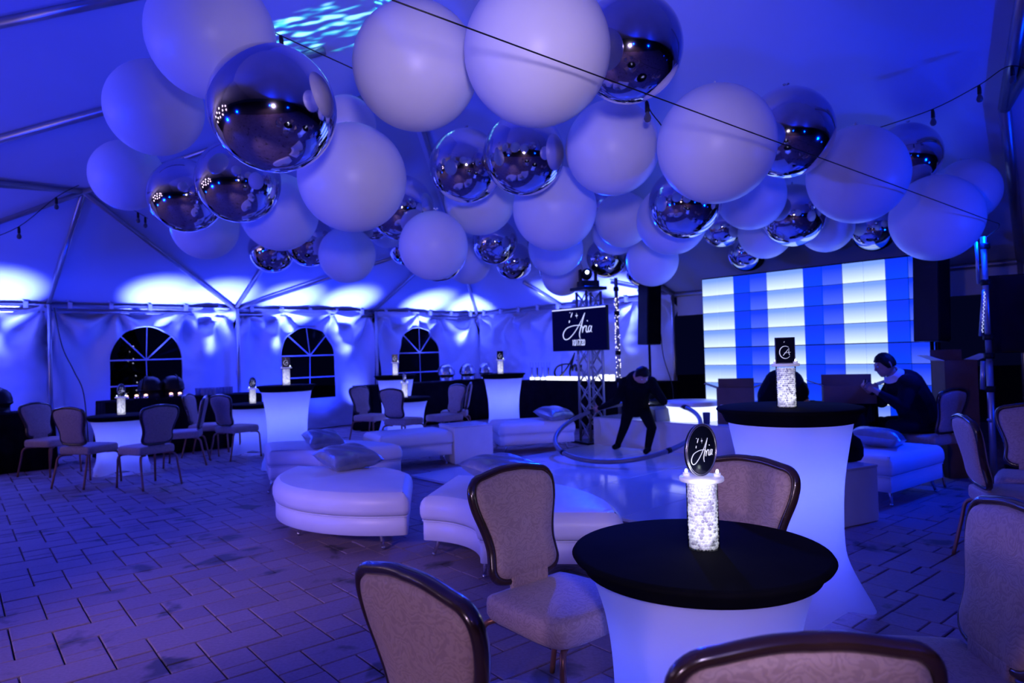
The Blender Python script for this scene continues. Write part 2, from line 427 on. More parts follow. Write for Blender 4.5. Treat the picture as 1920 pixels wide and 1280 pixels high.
# ------------------------------------------------------------------ mesh building
class MB:
    def __init__(self):
        self.v, self.f, self.s = [], [], []

    def add(self, vs, fs, smooth=False, mat=None):
        k = len(self.v)
        for p in vs:
            p = Vector(p)
            self.v.append(tuple(mat @ p) if mat else tuple(p))
        for f in fs:
            self.f.append([i + k for i in f]); self.s.append(smooth)
        return self

    def box(self, c, size, rz=0.0, mat=None):
        x, y, z = (s / 2 for s in size)
        R = Matrix.Translation(c) @ Matrix.Rotation(rz, 4, 'Z')
        if mat: R = mat @ R
        vs = [(-x, -y, -z), (x, -y, -z), (x, y, -z), (-x, y, -z), (-x, -y, z), (x, -y, z), (x, y, z), (-x, y, z)]
        return self.add(vs, [(3, 2, 1, 0), (4, 5, 6, 7), (0, 1, 5, 4), (1, 2, 6, 5), (2, 3, 7, 6), (3, 0, 4, 7)], False, R)

    def tube(self, pts, r, seg=8, closed=False, smooth=True, flat=1.0, mat=None):
        pts = [Vector(p) for p in pts]
        n = len(pts)
        rs = r if isinstance(r, (list, tuple)) else [r] * n
        vs, fs = [], []
        ref = None
        for i, p in enumerate(pts):
            a = pts[(i - 1) % n] if (closed or i > 0) else p
            c = pts[(i + 1) % n] if (closed or i < n - 1) else p
            t = (c - a)
            t = t.normalized() if t.length > 1e-9 else Vector((0, 0, 1))
            if ref is None:
                ref = Vector((0, 0, 1)) if abs(t.z) < 0.9 else Vector((0, 1, 0))
            u = (ref - t * ref.dot(t))
            u = u.normalized() if u.length > 1e-6 else t.orthogonal().normalized()
            w = t.cross(u)
            ref = u
            for k in range(seg):
                an = 2 * PI * k / seg
                vs.append(p + u * math.cos(an) * rs[i] + w * math.sin(an) * rs[i] * flat)
        m = n if closed else n - 1
        for i in range(m):
            for k in range(seg):
                j = (i + 1) % n
                fs.append((i * seg + k, i * seg + (k + 1) % seg, j * seg + (k + 1) % seg, j * seg + k))
        if not closed:
            fs.append(tuple(reversed(range(seg))))
            fs.append(tuple((n - 1) * seg + k for k in range(seg)))
        return self.add(vs, fs, smooth, mat)

    def lathe(self, prof, seg=32, smooth=True, mat=None, cap_bottom=True, cap_top=True, shape=None):
        vs, fs = [], []
        for r, z in prof:
            for k in range(seg):
                a = 2 * PI * k / seg
                if shape: vs.append(shape(r, z, a))
                else: vs.append((r * math.cos(a), r * math.sin(a), z))
        for i in range(len(prof) - 1):
            for k in range(seg):
                fs.append((i * seg + k, i * seg + (k + 1) % seg, (i + 1) * seg + (k + 1) % seg, (i + 1) * seg + k))
        if cap_bottom: fs.append(tuple(reversed(range(seg))))
        if cap_top: fs.append(tuple((len(prof) - 1) * seg + k for k in range(seg)))
        return self.add(vs, fs, smooth, mat)

    def sphere(self, c, r, seg=16, rings=10, sc=(1, 1, 1), mat=None):
        vs, fs = [(0, 0, -1)], []
        for i in range(1, rings):
            ph = -PI / 2 + PI * i / rings
            for k in range(seg):
                a = 2 * PI * k / seg
                vs.append((math.cos(ph) * math.cos(a), math.cos(ph) * math.sin(a), math.sin(ph)))
        vs.append((0, 0, 1))
        for k in range(seg):
            fs.append((0, 1 + (k + 1) % seg, 1 + k))
            fs.append((len(vs) - 1, 1 + (rings - 2) * seg + k, 1 + (rings - 2) * seg + (k + 1) % seg))
        for i in range(rings - 2):
            for k in range(seg):
                p, q = 1 + i * seg, 1 + (i + 1) * seg
                fs.append((p + k, p + (k + 1) % seg, q + (k + 1) % seg, q + k))
        c = Vector(c)
        vs = [Vector((x * r * sc[0], y * r * sc[1], z * r * sc[2])) + c for x, y, z in vs]
        return self.add(vs, fs, True, mat)

    def rings(self, loops, smooth=True, cap=True, mat=None, closed=True):
        n = len(loops[0])
        vs = [p for l in loops for p in l]
        fs = []
        for i in range(len(loops) - 1):
            for k in range(n if closed else n - 1):
                fs.append((i * n + k, i * n + (k + 1) % n, (i + 1) * n + (k + 1) % n, (i + 1) * n + k))
        if cap:
            fs.append(tuple(reversed(range(n))))
            fs.append(tuple((len(loops) - 1) * n + k for k in range(n)))
        return self.add(vs, fs, smooth, mat)

    def mesh(self, name, mat):
        me = bpy.data.meshes.new(name)
        me.from_pydata(self.v, [], self.f)
        me.polygons.foreach_set('use_smooth', self.s)
        if mat: me.materials.append(mat)
        me.update()
        return me

    def build(self, name, mat, parent=None, bevel=0.0, subsurf=0, seg=2):
        o = bpy.data.objects.new(name, self.mesh(name, mat))
        col.objects.link(o)
        if parent: o.parent = parent
        if bevel:
            md = o.modifiers.new('bevel', 'BEVEL'); md.width = bevel; md.segments = seg; md.limit_method = 'ANGLE'
            md.angle_limit = math.radians(40)
        if subsurf:
            md = o.modifiers.new('subsurf', 'SUBSURF'); md.levels = subsurf; md.render_levels = subsurf
        return o


def tag(o, label=None, cat=None, group=None, kind=None):
    if label: o['label'] = label
    if cat: o['category'] = cat
    if group: o['group'] = group
    if kind: o['kind'] = kind
    return o


def thing(name, label, cat, loc=(0, 0, 0), rz=0.0, group=None):
    o = bpy.data.objects.new(name, None)
    o.empty_display_size = 0.1
    col.objects.link(o)
    o.location = loc
    o.rotation_euler = (0, 0, rz)
    return tag(o, label, cat, group)


def struct(name, loc=(0, 0, 0)):
    o = bpy.data.objects.new(name, None)
    col.objects.link(o)
    o.location = loc
    return tag(o, kind='structure')


def dup(root, loc, rz=0.0, label=None, group=None):
    r = root.copy()
    col.objects.link(r)
    r.location = loc
    r.rotation_euler = (0, 0, rz)
    if label: r['label'] = label
    if group: r['group'] = group

    def rec(src, dst):
        for ch in list(src.children):
            c = ch.copy()
            col.objects.link(c)
            c.parent = dst
            rec(ch, c)
    rec(root, r)
    return r


def catmull(pts, n=6, closed=False):
    pts = [Vector(p) for p in pts]
    out = []
    m = len(pts)
    rng = range(m) if closed else range(m - 1)
    for i in rng:
        if closed:
            p0, p1, p2, p3 = pts[(i - 1) % m], pts[i], pts[(i + 1) % m], pts[(i + 2) % m]
        else:
            p0, p1, p2, p3 = pts[max(0, i - 1)], pts[i], pts[i + 1], pts[min(m - 1, i + 2)]
        for k in range(n):
            t = k / n
            out.append(0.5 * ((2 * p1) + (-p0 + p2) * t + (2 * p0 - 5 * p1 + 4 * p2 - p3) * t * t + (-p0 + 3 * p1 - 3 * p2 + p3) * t ** 3))
    if not closed: out.append(pts[-1])
    return out


def face_dir(f):      # rotation that turns local +Y to the direction f
    return math.atan2(-f[0], f[1])


# ------------------------------------------------------------------ floor of stone pavers
floor = MB().box((0, 8, -0.09), (60, 60, 0.10)).build('floor', MORTAR)
tag(floor, kind='structure')
YAW = -0.689
DA = Vector((math.sin(YAW), math.cos(YAW), 0))
DB = Vector((math.cos(YAW), -math.sin(YAW), 0))


def frustum(w, l, h=0.045, e=0.004, g=0.0035):
    x, y = w / 2 - g, l / 2 - g
    vs = [(-x, -y, -h), (x, -y, -h), (x, y, -h), (-x, y, -h), (-x, -y, -e), (x, -y, -e), (x, y, -e), (-x, y, -e),
          (-x + e, -y + e, 0), (x - e, -y + e, 0), (x - e, y - e, 0), (-x + e, y - e, 0)]
    fs = [(8, 9, 10, 11)]
    for a in (0, 4):
        for k in range(4):
            fs.append((a + k, a + (k + 1) % 4, a + 4 + (k + 1) % 4, a + 4 + k))
    return vs, fs


SB, PA, SA = 0.181, 0.765, 0.2335
KINDS = {'long': frustum(2 * SB, 0.2325), 'square': frustum(SB, 0.19), 'strip': frustum(SB, 0.109)}
cells = []
A0, B0 = 4.825, 0.23          # a long paver centred here
for i in range(-75, 75):
    for j in range(-28, 28):
        a = A0 - SA * i + PA * j
        b = B0 + SB * i
        for kind, da, db in (('long', 0.0, 0.0), ('square', -0.4450, SB / 2), ('strip', -0.5945, SB / 2)):
            p = DA * (a + da) + DB * (b + db)
            if -11 < p.x < 10 and -1.5 < p.y < 18:
                cells.append((kind, p))


def seen(p):
    d = p - Vector((0, 0, 1.4275))
    w = d.dot(fw)
    if w < 0.6: return 0
    x, y = 960 + 1281 * d.dot(rt) / w, 640 - 1281 * d.dot(up) / w
    if x < -30 or x > 1950 or y > 1310: return 0
    if 1110 < x < 1560 and y > 1020: return 0.0      # under the near tables and chairs
    return 1 / w ** 3


area = {'long': 2.0, 'square': 0.8, 'strip': 0.45}
cells.sort(key=lambda c: -seen(c[1]) * area[c[0]])
shared = {k: MB().add(*KINDS[k]).mesh('paver', PAVER) for k in KINDS}
rot_p = math.atan2(DB.y, DB.x)
rest = MB()
for i, (k, p) in enumerate(cells):
    R = Matrix.Translation((p.x, p.y, rnd.uniform(-0.004, 0.0))) @ Matrix.Rotation(rot_p, 4, 'Z') @ Matrix.Rotation(rnd.uniform(-0.006, 0.006), 4, 'X') @ Matrix.Rotation(rnd.uniform(-0.006, 0.006), 4, 'Y')
    if i < 300:
        o = bpy.data.objects.new('paver', shared[k])
        col.objects.link(o)
        o.parent = floor
        o.matrix_local = R
    else:
        rest.add(*KINDS[k], False, R)
r_ = rest.build('pavers_beyond', PAVER, floor)
r_['kind'] = 'stuff'

# ------------------------------------------------------------------ roof
W_A, W_B = 18.0, 24.0


def roof_z(p):
    a = (p - CORNER).dot(N); c = -(p - CORNER).dot(B)
    return EAVE + SLOPE * min(a, W_A - a, c, W_B - c)


def roof_pt(a, c, dz=0.0):
    p = CORNER + N * a - B * c
    return Vector((p.x, p.y, EAVE + SLOPE * min(a, W_A - a, c, W_B - c) + dz))


ceil = MB()
h = W_A / 2
q = [roof_pt(0, 0), roof_pt(0, W_B), roof_pt(W_A, W_B), roof_pt(W_A, 0), roof_pt(h, h), roof_pt(h, W_B - h)]
ceil.add(q, [(0, 4, 5, 1), (3, 4, 0), (2, 5, 4, 3), (1, 5, 2)])
ceiling = ceil.build('ceiling', ROOFCLOTH)
tag(ceiling, kind='structure')


def rafter(p, q, r=0.035, name='rafter'):
    MB().tube([p, q], r, 8).build(name, ALU, ceiling)


def on_roof(a, c): return roof_pt(a, c, -0.05)


S2 = 2 * SPAN
rafter(on_roof(0.05, 3 * SPAN), on_roof(3.05, 3 * SPAN))          # up to the first hub
rafter(on_roof(0.05, 2 * SPAN), on_roof(3.05, 3 * SPAN))
rafter(on_roof(0.05, 4 * SPAN), on_roof(3.05, 3 * SPAN))
rafter(on_roof(0.05, 2 * SPAN), on_roof(3.2, 2 * SPAN + 0.1))
rafter(on_roof(0.05, 2 * SPAN), on_roof(3.05, 1 * SPAN))
rafter(on_roof(0.05, 1 * SPAN), on_roof(3.05, 1 * SPAN))
rafter(on_roof(0.05, 0.05), on_roof(3.05, 1 * SPAN))
rafter(on_roof(3.05, 3 * SPAN), on_roof(3.05, 5 * SPAN), 0.03)     # purlin
rafter(on_roof(3.05, 3 * SPAN), on_roof(2.6, 5 * SPAN), 0.025)
rafter(on_roof(3.05, 3 * SPAN), on_roof(6.1, 2 * SPAN))
rafter(on_roof(3.05, 1 * SPAN), on_roof(6.1, 2 * SPAN))
rafter(on_roof(3.0, 10.74), on_roof(6.1, 7.02), 0.05)
rafter(on_roof(5.35, 9.95), on_roof(6.3, 8.65), 0.05)
rafter(on_roof(2.95, 0.05), on_roof(2.95, 1.15))
rafter(on_roof(5.8, 0.05), on_roof(4.9, 0.75), 0.03)
rafter(on_roof(5.8, 0.05), on_roof(5.7, 0.95), 0.045)
rafter(on_roof(5.8, 0.05), on_roof(5.2, 0.35), 0.025)
rafter(on_roof(11.9, 4.1), on_roof(11.5, 2.9), 0.055)
rafter(on_roof(12.9, 5.2), on_roof(11.5, 2.9), 0.05)
rafter(on_roof(11.5, 2.9), on_roof(11.0, 0.05), 0.05)

# ------------------------------------------------------------------ fabric walls
wall_back = struct('wall_back')
wall_right = struct('wall_right')


def fold(s, z, seed, span):
    """How far the hanging vinyl stands out: folds fan from its tie points and drop into slow waves."""
    d = 0.0
    for k in range(4):
        sk = span * (0.06 + 0.29 * k + 0.05 * math.sin(seed * 3 + k * 2.1))
        dx, dz = s - sk, 2.36 - z
        r = math.hypot(dx, dz) + 0.02
        th = math.atan2(dx, max(dz, 0.01))
        d += 0.085 * math.sin(7 * th + seed + k) * math.exp(-((r - 0.35) / 0.75) ** 2) * min(1, r / 0.3)
        d += -0.03 * math.exp(-(dx / 0.3) ** 2) * math.exp(-((dz - 0.25) / 0.22) ** 2)
    d += 0.035 * math.sin(s * 5.2 + seed * 1.7 + 0.6 * math.sin(z * 2)) * (1 - 0.5 * z / 2.4)
    d += 0.050 * noise.noise(Vector((s * 2.2, z * 1.4, seed)))
    d += 0.022 * noise.noise(Vector((s * 5.0, z * 7.0, seed + 9)))
    return d


def arch_loop(w, zs, zb, n):
    """Points round an arched opening, from the bottom corner anticlockwise."""
    r = w / 2
    per = [(r, zb)]
    k = n // 2
    pts = []
    for i in range(k + 1):
        a = PI * i / k
        pts.append((r * math.cos(a), zs + r * math.sin(a)))
    side = n // 6
    left = [(-r, zs + (zb - zs) * (i + 1) / side) for i in range(side)]
    bot = [(-r + 2 * r * (i + 1) / side, zb) for i in range(side)]
    right = [(r, zb + (zs - zb) * (i + 1) / side) for i in range(side - 1)]
    return pts + left + bot + right


def panel(parent, P0, along, inward, span, seed, win=None, slant=0.0):
    mb = MB()
    H = 2.40

    def pt(s, z):
        if slant: s = max(s, slant * (1 - z / H))
        d = fold(s, z, seed, span) + 0.05
        p = P0 + along * s + inward * d
        return (p.x, p.y, z)
    if win is None:
        nx, nz = 96, 64
        vs = [pt(span * i / nx, 0.02 + H * j / nz) for j in range(nz + 1) for i in range(nx + 1)]
        fs = [(j * (nx + 1) + i, j * (nx + 1) + i + 1, (j + 1) * (nx + 1) + i + 1, (j + 1) * (nx + 1) + i) for j in range(nz) for i in range(nx)]
        mb.add(vs, fs, True)
    else:
        c, w, zs, zb = win
        loop = arch_loop(w, zs, zb, 120)
        outer = []
        for x, z in loop:      # push each point straight out from the arch's middle to the panel's edge
            dx, dz = x, z - 1.25
            t = 1e9
            if dx > 1e-6: t = min(t, (span - c) / dx)
            if dx < -1e-6: t = min(t, (-c) / dx)
            if dz > 1e-6: t = min(t, (0.02 + H - 1.25) / dz)
            if dz < -1e-6: t = min(t, (0.02 - 1.25) / dz)
            outer.append((dx * t, 1.25 + dz * t))
        # the four corners of the panel
        for cx, cz in ((-c, 0.02), (span - c, 0.02), (-c, 0.02 + H), (span - c, 0.02 + H)):
            k = min(range(len(outer)), key=lambda i: (outer[i][0] - cx) ** 2 + (outer[i][1] - cz) ** 2)
            outer[k] = (cx, cz)
        L = 40
        loops = []
        for l in range(L + 1):
            t = l / L
            loops.append([pt(c + x + (X - x) * t, z + (Z - z) * t) for (x, z), (X, Z) in zip(loop, outer)])
        mb.rings(loops, True, cap=False)
    o = mb.build('curtain_panel', VINYL, parent)
    return o


windows = 0


def window(P0, along, inward, span, seed, win):
    global windows
    windows += 1
    w = struct('window_%d' % windows)
    c, wd, zs, zb = win
    r = wd / 2

    def pt(x, z, d=0.0):
        p = P0 + along * (c + x) + inward * (fold(c + x, z, seed, span) * 0.6 + 0.04 + d)
        return Vector((p.x, p.y, z))

    zm = (zs + zb) / 2
    # eight panes: four fan pieces over four rectangles
    for k in range(4):
        a0, a1 = PI * k / 4, PI * (k + 1) / 4
        arc = [(r * math.cos(a0 + (a1 - a0) * i / 8), zs + r * math.sin(a0 + (a1 - a0) * i / 8)) for i in range(9)]
        vs = [pt(0, zs)] + [pt(*p) for p in arc]
        MB().add(vs, [(0, i, i + 1) for i in range(1, 9)]).build('pane', WINDOWVINYL, w)
    for x0, x1 in ((-r, 0), (0, r)):
        for z0, z1 in ((zb, zm), (zm, zs)):
            MB().add([pt(x0, z0), pt(x1, z0), pt(x1, z1), pt(x0, z1)], [(0, 1, 2, 3)]).build('pane', WINDOWVINYL, w)
    t = 0.012
    bars = [[(0, zb), (0, zs), (0, zs + r)], [(-r, zs), (0, zs), (r, zs)], [(-r, zm), (0, zm), (r, zm)],
            [(0, zs), (r * math.cos(PI / 4), zs + r * math.sin(PI / 4))], [(0, zs), (-r * math.cos(PI / 4), zs + r * math.sin(PI / 4))]]
    for bpts in bars:
        MB().tube([pt(x, z, 0.012) for x, z in bpts], t, 6, flat=0.5).build('muntin', VINYL, w)
    fr = arch_loop(wd, zs, zb, 120)
    MB().tube([pt(x, z, 0.006) for x, z in fr], 0.013, 6, closed=True).build('window_frame', VINYL, w)


along = B
inw = N
for k, (win, slant, seed) in enumerate(((( 1.42, 1.16, 1.50, 0.62), 0.0, 1.3), ((1.45, 1.16, 1.50, 0.62), 0.0, 2.9), ((1.18, 1.16, 1.50, 0.62), 0.30, 4.4))):
    P0 = wall_a((3 - k) * SPAN)
    panel(wall_back, P0, along, inw, SPAN, seed, win, slant)
    window(P0, along, inw, SPAN, seed, win)
for k in range(2):
    panel(wall_back, wall_a((4 + k) * SPAN), along, inw, SPAN, 0.4 + k)
for k in range(2):
    panel(wall_right, wall_b(k * 2.9), N, -B, 2.9, 6.1 + k * 1.4)
# eave rail, its white clips and the poles
rail_a = MB().tube([wall_a(-0.05, 0.06, EAVE - 0.04), wall_a(6 * SPAN, 0.06, EAVE - 0.04)], 0.04, 10).build('eave_rail', ALU, wall_back)
MB().tube([wall_a(-0.05, 0.05, EAVE - 0.13), wall_a(6 * SPAN, 0.05, EAVE - 0.13)], 0.025, 8).build('eave_rail', ALU, wall_back)
rail_b = MB().tube([wall_b(-0.05, 0.06, EAVE - 0.04), wall_b(16, 0.06, EAVE - 0.04)], 0.04, 10).build('eave_rail', ALU, wall_right)
clipmesh = MB().box((0, 0, 0), (0.06, 0.05, 0.10)).tube([(0, 0, 0.04), (0.05, 0.02, 0.09), (0.10, 0.0, 0.10)], 0.014, 6).mesh('clip', VINYL)
for i in range(22):
    o = bpy.data.objects.new('clip', clipmesh); col.objects.link(o); o.parent = wall_back
    o.location = wall_a(0.3 + i * 0.59, 0.11, EAVE - 0.03); o.rotation_euler = (0, 0, WALL_ROT + PI)
for i in range(9):
    o = bpy.data.objects.new('clip', clipmesh); col.objects.link(o); o.parent = wall_right
    o.location = wall_b(0.4 + i * 0.62, 0.11, EAVE - 0.03); o.rotation_euler = (0, 0, WALL_ROT + PI / 2)
for k in range(6):
    p = wall_a(k * SPAN, 0.17)
    MB().tube([(p.x, p.y, 0), (p.x, p.y, EAVE - 0.02)], 0.032, 10).build('pole', ALU, wall_back)
for t in (5.8, 11.0, 16.0):
    p = wall_b(t, 0.10)
    MB().tube([(p.x, p.y, 0), (p.x, p.y, EAVE - 0.02)], 0.03, 10).build('pole', ALU, wall_right)
# short valance over the open bays of the right wall
vs, fs = [], []
nv = 60
for i in range(nv + 1):
    t = 5.85 + 8.0 * i / nv
    for z in (EAVE - 0.05, 2.02):
        p = wall_b(t, 0.03 + 0.03 * math.sin(t * 7) * (EAVE - z))
        vs.append((p.x, p.y, z))
for i in range(nv):
    fs.append((2 * i, 2 * i + 2, 2 * i + 3, 2 * i + 1))
MB().add(vs, fs, True).build('valance', VINYL, wall_right)

# fairy-lit conifers standing outside the first window
def conifer(loc, hgt, label, lights):
    t = thing('conifer', label, 'tree', loc)
    MB().tube([(0, 0, 0), (0, 0, hgt * 0.9)], [0.07, 0.015], 6).build('trunk', BARK, t)
    cr = MB()
    for i in range(420):
        z = rnd.uniform(0.12, 1.0) * hgt
        R = 0.34 * hgt * (1 - z / hgt) + 0.03
        a = rnd.uniform(0, 2 * PI)
        p = Vector((R * math.cos(a), R * math.sin(a), z - 0.12 * R))
        q0 = Vector((0.2 * R * math.cos(a), 0.2 * R * math.sin(a), z + 0.03))
        sd = Vector((-math.sin(a), math.cos(a), 0)) * 0.05
        cr.add([q0, p + sd, p + Vector((0, 0, -0.05)), p - sd], [(0, 1, 2), (0, 2, 3)])
    cr.build('branches', NEEDLES, t)['kind'] = 'stuff'
    fl = MB()
    for i in range(lights):
        z = rnd.uniform(0.15, 0.95) * hgt
        R = 0.34 * hgt * (1 - z / hgt) * rnd.uniform(0.1, 0.6)
        a = rnd.uniform(0, 2 * PI)
        fl.sphere((R * math.cos(a), R * math.sin(a), z), 0.013, 6, 4)
    fl.build('fairy_lights', FAIRY, t)['kind'] = 'stuff'


conifer((-8.05, 14.4, 0), 2.3, 'slim dark conifer with sparse fairy lights seen through middle of first arched window', 34)
conifer((-6.75, 15.1, 0), 1.5, 'low dark conifer with fairy lights at lower edge of first arched window', 26)


# ------------------------------------------------------------------ dance floor
dance = thing('dance_floor', 'glossy white panelled dance floor in the middle of the lounge', 'dance floor', (-1.24, 8.08, 0), 0)
us, vsn = 3.28, 4.2
for i in range(3):
    for j in range(4):
        p = B * (us * (i + 0.5) / 3) + N * (vsn * (j + 0.5) / 4)
        MB().box((p.x, p.y, 0.0165), (us / 3 - 0.006, vsn / 4 - 0.006, 0.027), WALL_ROT).build('panel', GLOSSWHITE, dance, bevel=0.002, seg=1)

# stage and its glowing round riser
STG = Vector((1.2, 10.4, 0))


def stg(t, d, z=0.0):
    p = STG + N * t + B * d
    return Vector((p.x, p.y, z))


c = stg(2.0, 0.69, 0.21)
stage = thing('stage', 'low white stage platform at the far edge of the dance floor', 'stage', (c.x, c.y, 0), WALL_ROT)
for k in range(4):
    MB().box((-0.68, 1.5 - k * 1.0, 0.20), (0.02, 0.994, 0.40), 0).build('front_panel', MATTEWHITE, stage)
for k in range(4):
    MB().box((0.0, 1.5 - k * 1.0, 0.41), (1.38, 0.996, 0.02), 0).build('deck', GLOSSWHITE, stage)
MB().box((0.02, 0, 0.195), (1.3, 3.9, 0.385), 0).build('frame', BLACKPLASTIC, stage)
c = stg(1.42, 0.50, 0.42)
ris = thing('round_riser', 'low round riser with glowing white side on the stage by the light wall', 'riser', c)
MB().lathe([(0.36, 0.0), (0.36, 0.20)], 48, cap_top=False).build('lit_side', RISERGLOW, ris)
MB().lathe([(0.375, 0.20), (0.385, 0.21), (0.385, 0.255), (0.375, 0.265)], 48).build('top', MATTEWHITE, ris)
lamp('riser_lamp', 'POINT', stg(0.95, 0.05, 0.60), 6, (0.4, 0.5, 1.0), shadow_soft_size=0.08)

# light wall: 12 x 8 backlit cells
c = stg(2.86, 0.98, 0)
led = thing('light_wall', 'tall wall of backlit white and blue square cells behind the stage', 'light wall', (c.x, c.y, 0.42), WALL_ROT)
cell = 0.25
white_me = {}
for i in range(12):
    for j in range(8):
        if i in (0, 1, 4, 5, 8, 9): mt = CELL_WHITE if j >= 1 else CELL_WHITE_LOW
        elif i in (3, 7): mt = CELL_MID
        elif i == 11: mt = CELL_MID
        else: mt = CELL_BLUE
        if mt.name not in white_me:
            white_me[mt.name] = MB().box((0, 0, 0), (0.03, cell - 0.013, cell - 0.008)).mesh('cell', mt)
        o = bpy.data.objects.new('cell', white_me[mt.name]); col.objects.link(o); o.parent = led
        gap = 0.004 * (j // 4)
        o.location = (-0.02, 1.5 - cell * (i + 0.5), cell * (j + 0.5) + gap)
MB().box((0.045, 0, 1.0), (0.09, 3.04, 2.04)).build('back_frame', BLACKPLASTIC, led)
for k in (0, 4, 8, 12):
    MB().box((0.0, 1.5 - k * 0.25, 1.0), (0.04, 0.008, 2.0)).build('module_edge', BLACKPLASTIC, led)
for y in (-1.3, 1.3):
    MB().box((0.2, y, 1.0), (0.05, 0.05, 2.0)).build('support_leg', ALU, led)
lamp('light_wall_glow', 'AREA', stg(2.86, 0.85, 1.3), 26, (0.05, 0.12, 1.0), stg(2.86, -3.0, 0.9), shape='RECTANGLE', size=2.8, size_y=1.7)

# ------------------------------------------------------------------ script lettering "Aria"
ARIA = [[(690, 490), (650, 550), (590, 620), (530, 665), (490, 668), (476, 635), (505, 595), (565, 577), (625, 574), (664, 578)],
        [(690, 490), (664, 552), (641, 612), (634, 642), (640, 668)],
        [(656, 585), (668, 592), (663, 628)], [(663, 628), (672, 598), (690, 580), (700, 590)],
        [(704, 580), (697, 613), (707, 626), (718, 612)], [(746, 588), (732, 582), (719, 602), (722, 624), (738, 614), (750, 584), (742, 616), (752, 626)],
        [(710, 543), (713, 551)], [(572, 482), (556, 515)], [(543, 535), (538, 553)], [(548, 478), (549, 483)]]
SPARK = (612, 505)


def script(mb, scale, r, cx=615, cz=575, depth=0.0, core=True, mat=None):
    """The name in flowing script, drawn as round strokes in the x-z plane."""
    def P(p): return ((p[0] - cx) * scale, -depth, -(p[1] - cz) * scale)
    for i, s in enumerate(ARIA):
        if not core and i > 6: continue
        pts = catmull([P(p) for p in s], 5)
        k = len(pts)
        rr = [r * (0.55 + 0.75 * math.sin(PI * (j + 0.5) / k)) for j in range(k)]
        mb.tube(pts, rr, 6, mat=mat)
    if core:
        x, y, z = P(SPARK)
        a, b_ = 22 * scale, 5 * scale
        vs = []
        for k in range(8):
            an = PI * k / 4
            q_ = a if k % 2 == 0 else b_
            vs.append((x + q_ * 0.7 * math.sin(an), y - 0.0008, z + q_ * math.cos(an)))
        mb.add(vs, [tuple(range(8))], False, mat)
    return mb


def text_mesh(body, size, mat_, parent, name, M4):
    cu = bpy.data.curves.new(name, 'FONT')
    cu.body = body; cu.size = size; cu.align_x = 'CENTER'; cu.align_y = 'CENTER'; cu.extrude = 0.0006
    cu.space_character = 0.85
    o = bpy.data.objects.new(name, cu); col.objects.link(o)
    dg = bpy.context.evaluated_depsgraph_get()
    me = bpy.data.meshes.new_from_object(o.evaluated_get(dg))
    bpy.data.objects.remove(o)
    me.materials.clear(); me.materials.append(mat_)
    ob = bpy.data.objects.new(name, me); col.objects.link(ob); ob.parent = parent; ob.matrix_local = M4
    return ob


# ------------------------------------------------------------------ banquet chairs
def outline():
    right = [(0, 0.950), (0.055, 0.949), (0.105, 0.942), (0.150, 0.933), (0.192, 0.924), (0.220, 0.900), (0.229, 0.858), (0.220, 0.800), (0.197, 0.735),
             (0.180, 0.680), (0.173, 0.630), (0.178, 0.580), (0.180, 0.545), (0.160, 0.515), (0.11, 0.500), (0, 0.497)]
    pts = right + [(-x, z) for x, z in reversed(right[1:-1])]
    return [(p.x, p.y) for p in catmull([(x, z, 0) for x, z in pts], 3, True)]


OUT = outline()


def lean(z): return -0.205 - (z - 0.5) * 0.20


def make_chair(label):
    t = thing('banquet_chair', label, 'chair', (0, 0, 0), 0, 'banquet chairs')
    # seat cushion
    def ol(sc, z):
        pts = []
        base = [(-0.215, -0.20), (-0.235, 0.0), (-0.238, 0.14), (-0.20, 0.215), (0, 0.232), (0.20, 0.215), (0.238, 0.14), (0.235, 0.0), (0.215, -0.20), (0.17, -0.222), (0, -0.225), (-0.17, -0.222)]
        for p in catmull([(x, y, 0) for x, y in base], 3, True):
            pts.append((p.x * sc, p.y * sc, z))
        return pts
    seat = MB()
    crown = [ol(0.90, 0.385), ol(0.97, 0.388), ol(1.0, 0.405), ol(1.0, 0.445), ol(0.985, 0.466), ol(0.94, 0.477), ol(0.80, 0.484), ol(0.45, 0.489), ol(0.1, 0.490)]
    seat.rings(crown)
    seat.build('seat', DAMASK, t)
    # padded back, front and rear
    def ring(sc, dy):
        out = []
        for x, z in OUT:
            zz = 0.72 + (z - 0.72) * sc
            out.append((x * sc, lean(zz) + dy, zz))
        return out
    bk = MB()
    bk.rings([ring(0.02, -0.034), ring(0.5, -0.033), ring(0.82, -0.028), ring(0.90, -0.020), ring(0.925, -0.006), ring(0.925, 0.008), ring(0.90, 0.024), ring(0.82, 0.034), ring(0.5, 0.040), ring(0.02, 0.042)])
    bk.build('backrest', DAMASK, t)
    rim = MB()
    rim.tube([(x * 0.965, lean(z), 0.72 + (z - 0.72) * 0.965) for x, z in OUT], 0.0165, 10, closed=True, flat=1.25)
    rim.build('back_frame', RIM, t)
    br = MB()
    br.box((0, -0.192, 0.475), (0.20, 0.022, 0.11))
    br.build('back_bracket', DAMASK, t, bevel=0.006)
    for sx in (-1, 1):
        pts = catmull([(sx * 0.10, 0.145, 0.375), (sx * 0.185, 0.185, 0.376), (sx * 0.218, 0.208, 0.345), (sx * 0.224, 0.214, 0.25), (sx * 0.232, 0.225, 0.0)], 5)
        MB().tube(pts, 0.0125, 8).build('leg', LEG, t)
        pts = catmull([(sx * 0.10, -0.145, 0.375), (sx * 0.180, -0.20, 0.376), (sx * 0.212, -0.240, 0.345), (sx * 0.220, -0.262, 0.24), (sx * 0.232, -0.315, 0.0)], 5)
        MB().tube(pts, 0.0125, 8).build('leg', LEG, t)
    return t


